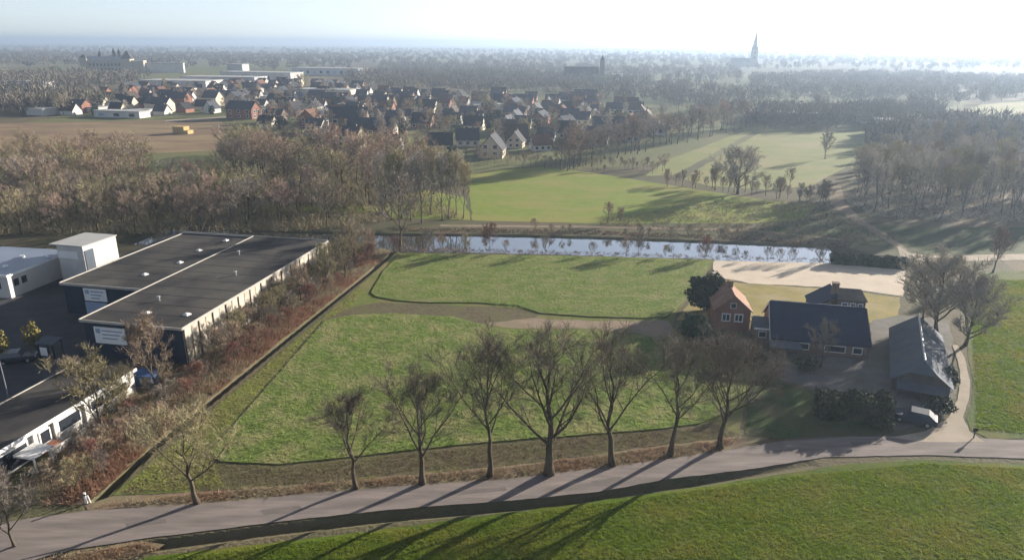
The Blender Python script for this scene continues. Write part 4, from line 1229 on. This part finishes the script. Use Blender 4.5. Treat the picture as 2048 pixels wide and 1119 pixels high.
def house_parts(w_, d_, e, r, wm, rm, flat=False, storeys=2):
    parts = []
    if flat:
        parts.append(('wall', mesh('wall', *(lambda m: (m.v, m.f))(MB().box(-w_ / 2, w_ / 2, -d_ / 2, d_ / 2, 0, e)), wm), None))
        parts.append(('roof', mesh('roof', *(lambda m: (m.v, m.f))(MB().box(-w_ / 2 - .25, w_ / 2 + .25, -d_ / 2 - .25, d_ / 2 + .25, e + 0.01, e + 0.35)), rm), None))
    else:
        g = gable_wall(w_, d_, e, r)
        parts.append(('wall', mesh('wall', g.v, g.f, wm), None))
        g = gable_roof(w_, d_, e, r, 0.4, 0.22)
        parts.append(('roof', mesh('roof', g.v, g.f, rm), None))
        g = MB().box(w_ * 0.22, w_ * 0.22 + 0.7, -0.35, 0.35, r - 0.6, r + 1.1)
        parts.append(('chimney', mesh('chimney', g.v, g.f, M_brickbrown), None))
    nwin = 3 if w_ > 8 else 2
    gm = mesh('window', *(lambda m: (m.v, m.f))(MB().box(-0.75, 0.75, -0.05, 0.05, 0, 1.35)), M_glass)
    gf = mesh('frame', *(lambda m: (m.v, m.f))(MB().box(-0.9, 0.9, -0.03, 0.03, -0.14, 0.0).box(-0.9, 0.9, -0.03, 0.03, 1.35, 1.49).box(-0.9, -0.75, -0.03, 0.03, 0, 1.35).box(0.75, 0.9, -0.03, 0.03, 0, 1.35)), M_whitepaint)
    for st in range(storeys if e > 4 else 1):
        for k in range(nwin):
            parts.append(('window', gm, (-w_ / 2 + w_ * (k + 0.5) / nwin, -d_ / 2 - 0.03, 0.9 + 2.6 * st, 0, gf)))
    for st in range(2 if (r - 0 > 5.5 and not flat) else 1):
        for sx in (-1, 1):
            for yy in (-d_ * 0.2, d_ * 0.2):
                parts.append(('window', gm, (sx * (w_ / 2 + 0.03), yy, 0.9 + 2.6 * st, math.pi / 2, gf)))
    return parts


def place_house(parts, loc, rotz, label, group, scale=(1, 1, 1), name='house', cat='house'):
    r = empty(name, label, cat, loc, rotz, group)
    r.scale = scale
    for n_, me, tr in parts:
        if tr is None:
            obj(n_, me, r)
        else:
            o = obj(n_, me, r, tr[:3], tr[3])
            obj('frame', tr[4], o)
    return r


VAR = [(10, 8, 3.0, 7.6, 'white', 'slate grey', 0), (11, 9, 3.2, 8.6, 'brown brick', 'dark brown', 0), (9, 8, 5.4, 8.8, 'red brick', 'red tiled', 0), (12, 9, 3.0, 8.2, 'cream', 'near black', 0),
       (14, 9, 5.6, 9.0, 'brown brick', 'slate grey', 0), (10, 8, 3.0, 7.8, 'white', 'dark brown', 0), (11, 8.5, 3.2, 8.0, 'red brick', 'near black', 0), (13, 10, 3.4, 3.4, 'white', 'pale flat', 1),
       (10, 9, 5.4, 9.2, 'cream', 'slate grey', 0), (18, 9, 5.6, 9.4, 'red brick', 'slate grey', 0), (9, 8, 3.0, 7.4, 'pale grey', 'red tiled', 0)]
HV = [(house_parts(a, b, c_, d_, WALLS[wn], ROOFS[rn], fl), wn, rn, a, fl) for a, b, c_, d_, wn, rn, fl in VAR]
TOWN = [(60, 234), (200, 231), (330, 236), (450, 228), (520, 250), (600, 272), (740, 300), (880, 310), (1000, 314), (1100, 300), (1240, 290), (1330, 277), (1330, 232), (1180, 205), (1000, 200), (760, 190), (700, 172), (500, 170), (290, 178), (210, 200), (60, 218)]
ang = math.radians(-14)
cu, cv = Vector((math.cos(ang), math.sin(ang), 0)), Vector((-math.sin(ang), math.cos(ang), 0))
# the houses that the photograph shows plainly: px base, variant, rotation
NAMED = [((985, 312), 3, 1.45, 'dark steep-roofed house with cream gable, nearest of the town', 1.1), ((935, 291), 0, 0.1, 'bright white house left of the dark steep-roofed one', 1.0),
         ((1030, 286), 1, 0.2, 'brown house with brick front right of the dark steep-roofed one', 1.0), ((745, 283), 9, 0.05, 'long red brick row house with grey roof behind the russet trees', 1.15),
         ((700, 262), 4, 0.05, 'large slate roofed row house left of the town centre', 1.35), ((622, 255), 2, 1.4, 'narrow red brick house with gable end towards the russet wood', 1.1),
         ((680, 240), 2, 0.2, 'red brick house with red roof beyond the russet wood', 1.0), ((1215, 274), 4, 0.0, 'wide grey-roofed house at the right of the town', 1.1),
         ((1290, 268), 7, 0.0, 'long flat pale building at the right end of the town', 1.5), ((1130, 268), 8, 0.9, 'cream gabled house in the right half of the town', 1.0),
         ((1080, 300), 10, 0.3, 'small grey house beside the hedge at the near town edge', 0.9), ((880, 300), 3, 0.1, 'low house with near black roof among bare bushes', 0.9)]
taken = []
rowcount = {}
for q, v_, rz, lab, sc in NAMED:
    g = G(*q)
    taken.append(g)
    sc *= 0.86
    place_house(HV[v_][0], g, rz, lab, 'houses of the town', (sc, sc, sc))
cand = []
DROP = 0.12
tp_ = [(q[0], q[1]) for q in TOWN]
for i in range(-50, 70):
    for j in range(0, 50):
        q = cu * (i * 12.8 + (j % 2) * 5) + cv * (230 + j * 17.5) + Vector((random.uniform(-3, 3), random.uniform(-4, 4), 0))
        if q.y < 150:
            continue
        px = proj(q)
        if not inpoly(px[0], px[1], tp_) or random.random() < 0.14:
            continue
        if any((q - t_).length < 10.5 for t_ in taken) or random.random() < DROP:
            continue
        cand.append((j, q))
        taken.append(q)
if len(cand) > 280:
    cand = random.sample(cand, 280)
cand.sort(key=lambda c: (c[0], c[1].x))
rows = sorted({c[0] for c in cand})
for j, q in cand:
    k = rowcount.get(j, 0)
    rowcount[j] = k + 1
    vi = random.choices(range(len(HV)), [4, 3, 0.9, 3, 2.5, 3, 3, 2.5, 3, 1.2, 0.6])[0]
    parts, wn, rn, wd, fl = HV[vi]
    lab = f'{wn} house with {rn} roof, {ordn(k)} from left in the {ordn(rows.index(j))} street of town'
    sc = random.uniform(0.68, 0.95)
    far = q.length > 430
    place_house([p_ for p_ in parts if not (far and p_[0] == 'window')] if far else parts, q, ang + random.choice((0, 0, 0, math.pi / 2)) + random.uniform(-0.08, 0.08), lab, 'houses of the town', (sc, sc, sc * random.uniform(0.9, 1.1)))
# trees and garden greenery between the houses
pts = []
for _ in range(4000):
    if len(pts) >= 150:
        break
    px, py = random.uniform(80, 1330), random.uniform(180, 312)
    if not inpoly(px, py, tp_):
        continue
    q = G(px, py)
    if any((q - t_).length < 6.0 for t_ in taken) or any((q - t_).length < 8 for t_ in pts):
        continue
    pts.append(q)
    tree_thing('garden_tree', 'bare tree in a garden between the town houses', 'tree', random.choice(wood + slim), q, random.uniform(0, 6), random.uniform(6, 11) / 13, 'trees between the town houses')
v, f = leaf_cloud(500, ellipsoid_fn(2.2, 2.2, 2.4, 2.4), 0.45)
me_ev = mesh('crown', v, f, M_ever)
me_st = mesh('trunk', *(lambda m: (m.v, m.f))(MB().tube([(0, 0, 0), (0, 0, 3)], [0.2, 0.1], 5)), M_bark)
k = 0
while k < 34:
    px, py = random.uniform(80, 1330), random.uniform(185, 318)
    if not inpoly(px, py - 4, tp_):
        continue
    q = G(px, py)
    if any((q - t_).length < 7 for t_ in taken):
        continue
    r = empty('garden_evergreen', 'dark evergreen in a garden between the town houses', 'tree', q, random.uniform(0, 6), 'evergreens between the town houses')
    r.scale = (random.uniform(0.7, 1.2),) * 2 + (random.uniform(0.7, 1.5),)
    obj('crown', me_ev, r)
    obj('trunk', me_st, r)
    k += 1

# industrial sheds behind the town
SHEDS = [((365, 178), 60, 26, 7, 'white', 'wide low white shed with pale flat roof behind the town, left'), ((450, 172), 70, 25, 8, 'pale grey', 'long grey shed with pale roof behind the town'),
         ((525, 163), 80, 24, 9, 'white', 'long white shed right of the grey shed behind the town'), ((655, 196), 42, 18, 6, 'cream', 'pale flat building in the middle of the town'),
         ((478, 152), 20, 14, 13, 'pale grey', 'tall pale silo block rising over the sheds'), ((660, 150), 90, 26, 8, 'pale grey', 'hazy long shed beyond the town centre'),
         ((60, 178), 36, 16, 6, 'white', 'low white shed among trees at the far left'), ((245, 234), 28, 8, 3.0, 'white', 'low white row of garages at the edge of the bare field'),
         ((1560, 244), 34, 12, 5, 'brown brick', 'hazy farm shed left of the pale far field corner'), ((1815, 268), 26, 12, 6, 'pale grey', 'hazy grey barn at the right beyond the pale far field'),
         ((1780, 246), 30, 10, 4, 'white', 'hazy white shed beyond the grey barn at right'), ((1250, 160), 30, 14, 6, 'white', 'small bright roof right of the far church')]
for q, w_, d_, h_, wn, lab in SHEDS:
    r = empty('shed', lab, 'building', G(*q), ang * random.uniform(0.5, 1.1))
    MB().box(-w_ / 2, w_ / 2, -d_ / 2, d_ / 2, 0, h_).build('wall', WALLS[wn], r)
    MB().box(-w_ / 2 - .3, w_ / 2 + .3, -d_ / 2 - .3, d_ / 2 + .3, h_ + .01, h_ + .5).build('roof', M_greyroof, r)
    nb = max(2, int(w_ / 9))
    for i in range(nb):
        x = -w_ / 2 + w_ * (i + 0.5) / nb
        MB().box(x - 1.6, x + 1.6, -d_ / 2 - 0.12, -d_ / 2 - 0.01, h_ * 0.25, h_ * 0.25 + min(3.2, h_ * 0.5)).build('window' if i % 3 else 'door', M_glass if i % 3 else M_signblue, r)

# --- castle
cas = empty('castle', 'pale castle-like palace with turrets and sunlit right wing on the left skyline', 'castle', G(248, 146), math.radians(12))
MB().box(-40, 2, -9, 9, 0, 15).build('wall', M_stone, cas)
mb = gable_roof(40, 18, 15, 20, 0.4, 0.3)
mb.v = [(x - 19, y, z) for x, y, z in mb.v]
mb.build('roof', M_greyroof, cas)
MB().box(-45, -37, -11, -3, 0, 18).build('corner_tower', M_stone, cas)
MB().cone(-41, -7, 18, 22, 5.6, 1.0, 4, math.pi / 4).build('tower_roof', M_roofdark, cas)
MB().box(2.1, 12, -11, 8, 0, 17).build('corner_tower', M_stone, cas)
MB().cone(7, -1.5, 17, 27, 8.5, 0.5, 4, math.pi / 4).build('tower_roof', M_roofdark, cas)
MB().box(12.1, 26, -7, 8, 0, 14).build('wing', M_stone, cas)
MB().box(11.9, 26.3, -7.4, 8.4, 14, 15).build('wing_roof', M_greyroof, cas)
for x, z in ((-24, 27), (-8, 30), (-2, 29)):
    MB().cone(x, 0, 17, z - 6, 2.0, 2.0, 8).build('turret', M_stonegrey, cas)
    MB().cone(x, 0, z - 6, z, 2.4, 0.1, 8).build('turret_roof', M_roofdark, cas)
for i in range(9):
    for z in (3, 8.5):
        MB().box(-35 + i * 4.1, -33.4 + i * 4.1, -9.15, -9.01, z, z + 3).build('window', M_glass, cas)
MB().box(26.2, 70, 2, 10, 0, 11).build('long_wing', M_white, cas)
MB().box(26.0, 70.4, 1.6, 10.4, 11.01, 12).build('long_wing_roof', M_greyroof, cas)

# --- churches
ch = empty('church', 'distant church with very tall slender spire against the bright sky', 'church', G(1506, 134), math.radians(-8))
MB().box(-5, 5, -5, 5, 0, 30).build('tower', M_stonegrey, ch)
MB().cone(0, 0, 30, 35, 7.2, 5.5, 4, math.pi / 4).cone(0, 0, 35, 64, 4.4, 0.12, 8).build('spire', M_roofdark, ch)
for sx in (-1, 1):
    for sy in (-1, 1):
        MB().cone(sx * 4.3, sy * 4.3, 30, 37, 0.9, 0.05, 6).build('pinnacle', M_stonegrey, ch)
for z in (14, 22):
    MB().box(-1.2, 1.2, -5.15, -5.01, z, z + 5).build('louvre', M_dark, ch)
g = gable_wall(34, 14, 8, 15)
g.v = [(x - 23, y, z) for x, y, z in g.v]
g.build('nave', M_stonegrey, ch)
g = gable_roof(34, 14, 8, 15, 0.4, 0.3)
g.v = [(x - 23, y, z) for x, y, z in g.v]
g.build('roof', M_roofdark, ch)
ch2 = empty('church', 'hazy church with long dark roof and slim tower beyond the town', 'church', G(1203, 163), math.radians(-5))
MB().box(-2.4, 2.4, -2.4, 2.4, 0, 22).build('tower', M_stonegrey, ch2)
MB().cone(0, 0, 22, 27, 3.3, 0.2, 4, math.pi / 4).build('spire', M_roofdark, ch2)
g = gable_wall(36, 14, 7, 14.5)
g.v = [(x - 22, y, z) for x, y, z in g.v]
g.build('nave', M_stonegrey, ch2)
g = gable_roof(36, 14, 7, 14.5, 0.4, 0.3)
g.v = [(x - 22, y, z) for x, y, z in g.v]
g.build('roof', M_roofdark, ch2)
for i in range(6):
    MB().box(-38 + i * 5.6, -36.5 + i * 5.6, -7.15, -7.01, 2, 5.5).build('window', M_glass, ch2)


# ------------------------------------------------------------------ vehicles and small things
def car(name, label, loc, rotz, paint, L=4.3, W=1.75, H=1.45):
    r = empty(name, label, 'car', loc, rotz)
    prof = [(-L / 2, 0.35), (L / 2, 0.35), (L / 2, 0.72), (L * 0.46, 0.82), (L * 0.2, 0.92), (L * 0.08, H), (-L * 0.3, H), (-L * 0.45, 0.98), (-L / 2, 0.9)]
    mb = MB()
    n = len(prof)
    vs = []
    for sy in (-1, 1):
        for x, z in prof:
            inset = 0.14 if z > 1.1 else 0.0
            vs.append((x, sy * (W / 2 - inset), z))
    mb.add(vs, [tuple(range(n))[::-1], tuple(range(n, 2 * n))] + [(i, (i + 1) % n, n + (i + 1) % n, n + i) for i in range(n)])
    o = mb.build('body', paint, r)
    mb = MB()
    mb.slab([(L * 0.195, -W / 2 + .12, 0.98), (L * 0.195, W / 2 - .12, 0.98), (L * 0.09, W / 2 - .2, H - .05), (L * 0.09, -W / 2 + .2, H - .05)], -0.03)
    mb.build('windscreen', M_carglass, r)
    for sy in (-1, 1):
        mb = MB()
        y = sy * (W / 2 - 0.06)
        mb.add([(-L * .4, y, 1.0), (L * .15, y, 1.0), (L * .06, sy * (W / 2 - .13), H - .08), (-L * .29, sy * (W / 2 - .13), H - .08)], [(0, 1, 2, 3)])
        mb.build('side_window', M_carglass, r)
        MB().box(L / 2 - 0.02, L / 2 + 0.03, sy * W * 0.36 - 0.15, sy * W * 0.36 + 0.15, 0.58, 0.72).build('headlight', M_whitepaint, r)
        for x in (-L * 0.3, L * 0.3):
            wl_ = MB().tube([(x, sy * (W / 2 - 0.12), 0.32), (x, sy * (W / 2 + 0.06), 0.32)], [0.32, 0.32], 14).build('wheel', M_dark, r)
            MB().tube([(x, sy * (W / 2 + 0.061), 0.32), (x, sy * (W / 2 + 0.08), 0.32)], [0.18, 0.18], 10).build('rim', M_galv, wl_)
    return r


car('parked_car', 'dark car parked in the shaded industrial yard', G(36, 722), math.radians(20), M_carpaint)
car('parked_car', 'silver car parked in shade beside the garden hedge', G(1826, 842), math.radians(150), M_carsilver)
# blue container with pale van-like trailer
bc = empty('skip_container', 'blue metal container beside the far end of the long building', 'container', G(296, 768), math.radians(-14))
mb = MB()
mb.add([(-1.0, -0.8, 0.1), (1.0, -0.8, 0.1), (1.0, 0.8, 0.1), (-1.0, 0.8, 0.1), (-1.4, -0.9, 1.5), (1.4, -0.9, 1.5), (1.4, 0.9, 1.5), (-1.4, 0.9, 1.5)],
       [(0, 3, 2, 1), (4, 5, 6, 7), (0, 1, 5, 4), (1, 2, 6, 5), (2, 3, 7, 6), (3, 0, 4, 7)])
mb.build('bin', M_blue, bc)
MB().box(-1.45, 1.45, -0.95, -0.86, 1.42, 1.56).box(-1.45, 1.45, 0.86, 0.95, 1.42, 1.56).build('rim', M_blue, bc)
for x in (-0.6, 0, 0.6):
    MB().box(x - 0.05, x + 0.05, -0.98, -0.9, 0.3, 1.42).build('rib', M_blue, bc)
# lamp post
lp_ = empty('lamp_post', 'thin pale lamp post at the left edge of the dark yard', 'lamp', G(17, 795))
MB().tube([(0, 0, 0), (0, 0, 4.6)], [0.08, 0.05], 8).build('pole', M_galv, lp_)
MB().tube([(0, 0, 4.58), (-0.5, 0.1, 4.75), (-0.9, 0.15, 4.75)], [0.04, 0.035, 0.03], 6).build('arm', M_galv, lp_)
MB().box(-1.35, -0.85, 0.05, 0.27, 4.68, 4.8).build('lamp_head', M_galv, lp_)
# bicycle shelter
bs = empty('shelter', 'small shelter with slanting roof in front of the dark hall', 'shelter', G(104, 712), HA)
for x in (-1.1, 1.1):
    for y in (-0.7, 0.7):
        MB().box(x - .05, x + .05, y - .05, y + .05, 0, 2.0 if y < 0 else 2.3).build('post', M_dark, bs)
MB().slab([(-1.3, -0.9, 2.05), (1.3, -0.9, 2.05), (1.3, 0.9, 2.4), (-1.3, 0.9, 2.4)], 0.08).build('roof', M_fibre, bs)
MB().box(-0.8, 0.2, -0.76, -0.7, 0.4, 1.5).build('panel', M_whitepaint, bs)
# white roadside marker post, bottom left
wp_ = empty('marker_post', 'white marker post leaning at the ditch end by the road', 'post', G(173, 1006))
MB().box(-0.09, 0.09, -0.06, 0.06, 0, 1.1).build('post', M_whitepaint, wp_)
MB().tube([(0.3, 0.1, 0), (0.15, 0.1, 0.75)], [0.05, 0.05], 6).build('brace', M_whitepaint, wp_)
MB().box(-0.1, 0.1, -0.07, 0.07, 0.8, 0.92).build('reflector', M_dark, wp_)
# path mouth sign
ps = empty('road_sign', 'slim bollard-like post at the mouth of the farm path', 'post', G(1947, 876))
MB().tube([(0, 0, 0), (0, 0, 1.15)], [0.06, 0.06], 8).build('post', M_dark, ps)
MB().box(-0.22, 0.22, -0.03, 0.03, 0.8, 1.2).build('plate', M_dark, ps)
# straw stack in the bare field
ss = empty('straw_stack', 'tan block of stacked bales on the bare brown field', 'stack', G(367, 267), ang)
ss.scale = (0.72, 0.72, 0.62)
for k, (x, y, z) in enumerate([(x, y, z) for z in range(2) for y in range(2) for x in range(4) if not (z == 1 and x == 3)]):
    MB().box(-5.2 + x * 2.6, -2.65 + x * 2.6, -2.6 + y * 2.6, -0.05 + y * 2.6, z * 2.5, z * 2.5 + 2.45).build('bale', M_straw, ss)
# ------------------------------------------------------------------ haze
hz = MB().box(-41000, 41000, -41000, 41000, -4, 66)
M_haze = bpy.data.materials.new('haze')
M_haze.use_nodes = True
t = M_haze.node_tree
t.nodes.clear()
out = t.nodes.new('ShaderNodeOutputMaterial')
pv = t.nodes.new('ShaderNodeVolumePrincipled')
pv.inputs['Color'].default_value = HAZE_COLOR
pv.inputs['Density'].default_value = HAZE_DENSITY
pv.inputs['Anisotropy'].default_value = HAZE_G
t.links.new(pv.outputs[0], out.inputs['Volume'])
ho = hz.build('haze', M_haze)
tag(ho, 'thin pale winter haze over the whole landscape', 'haze', kind='stuff')
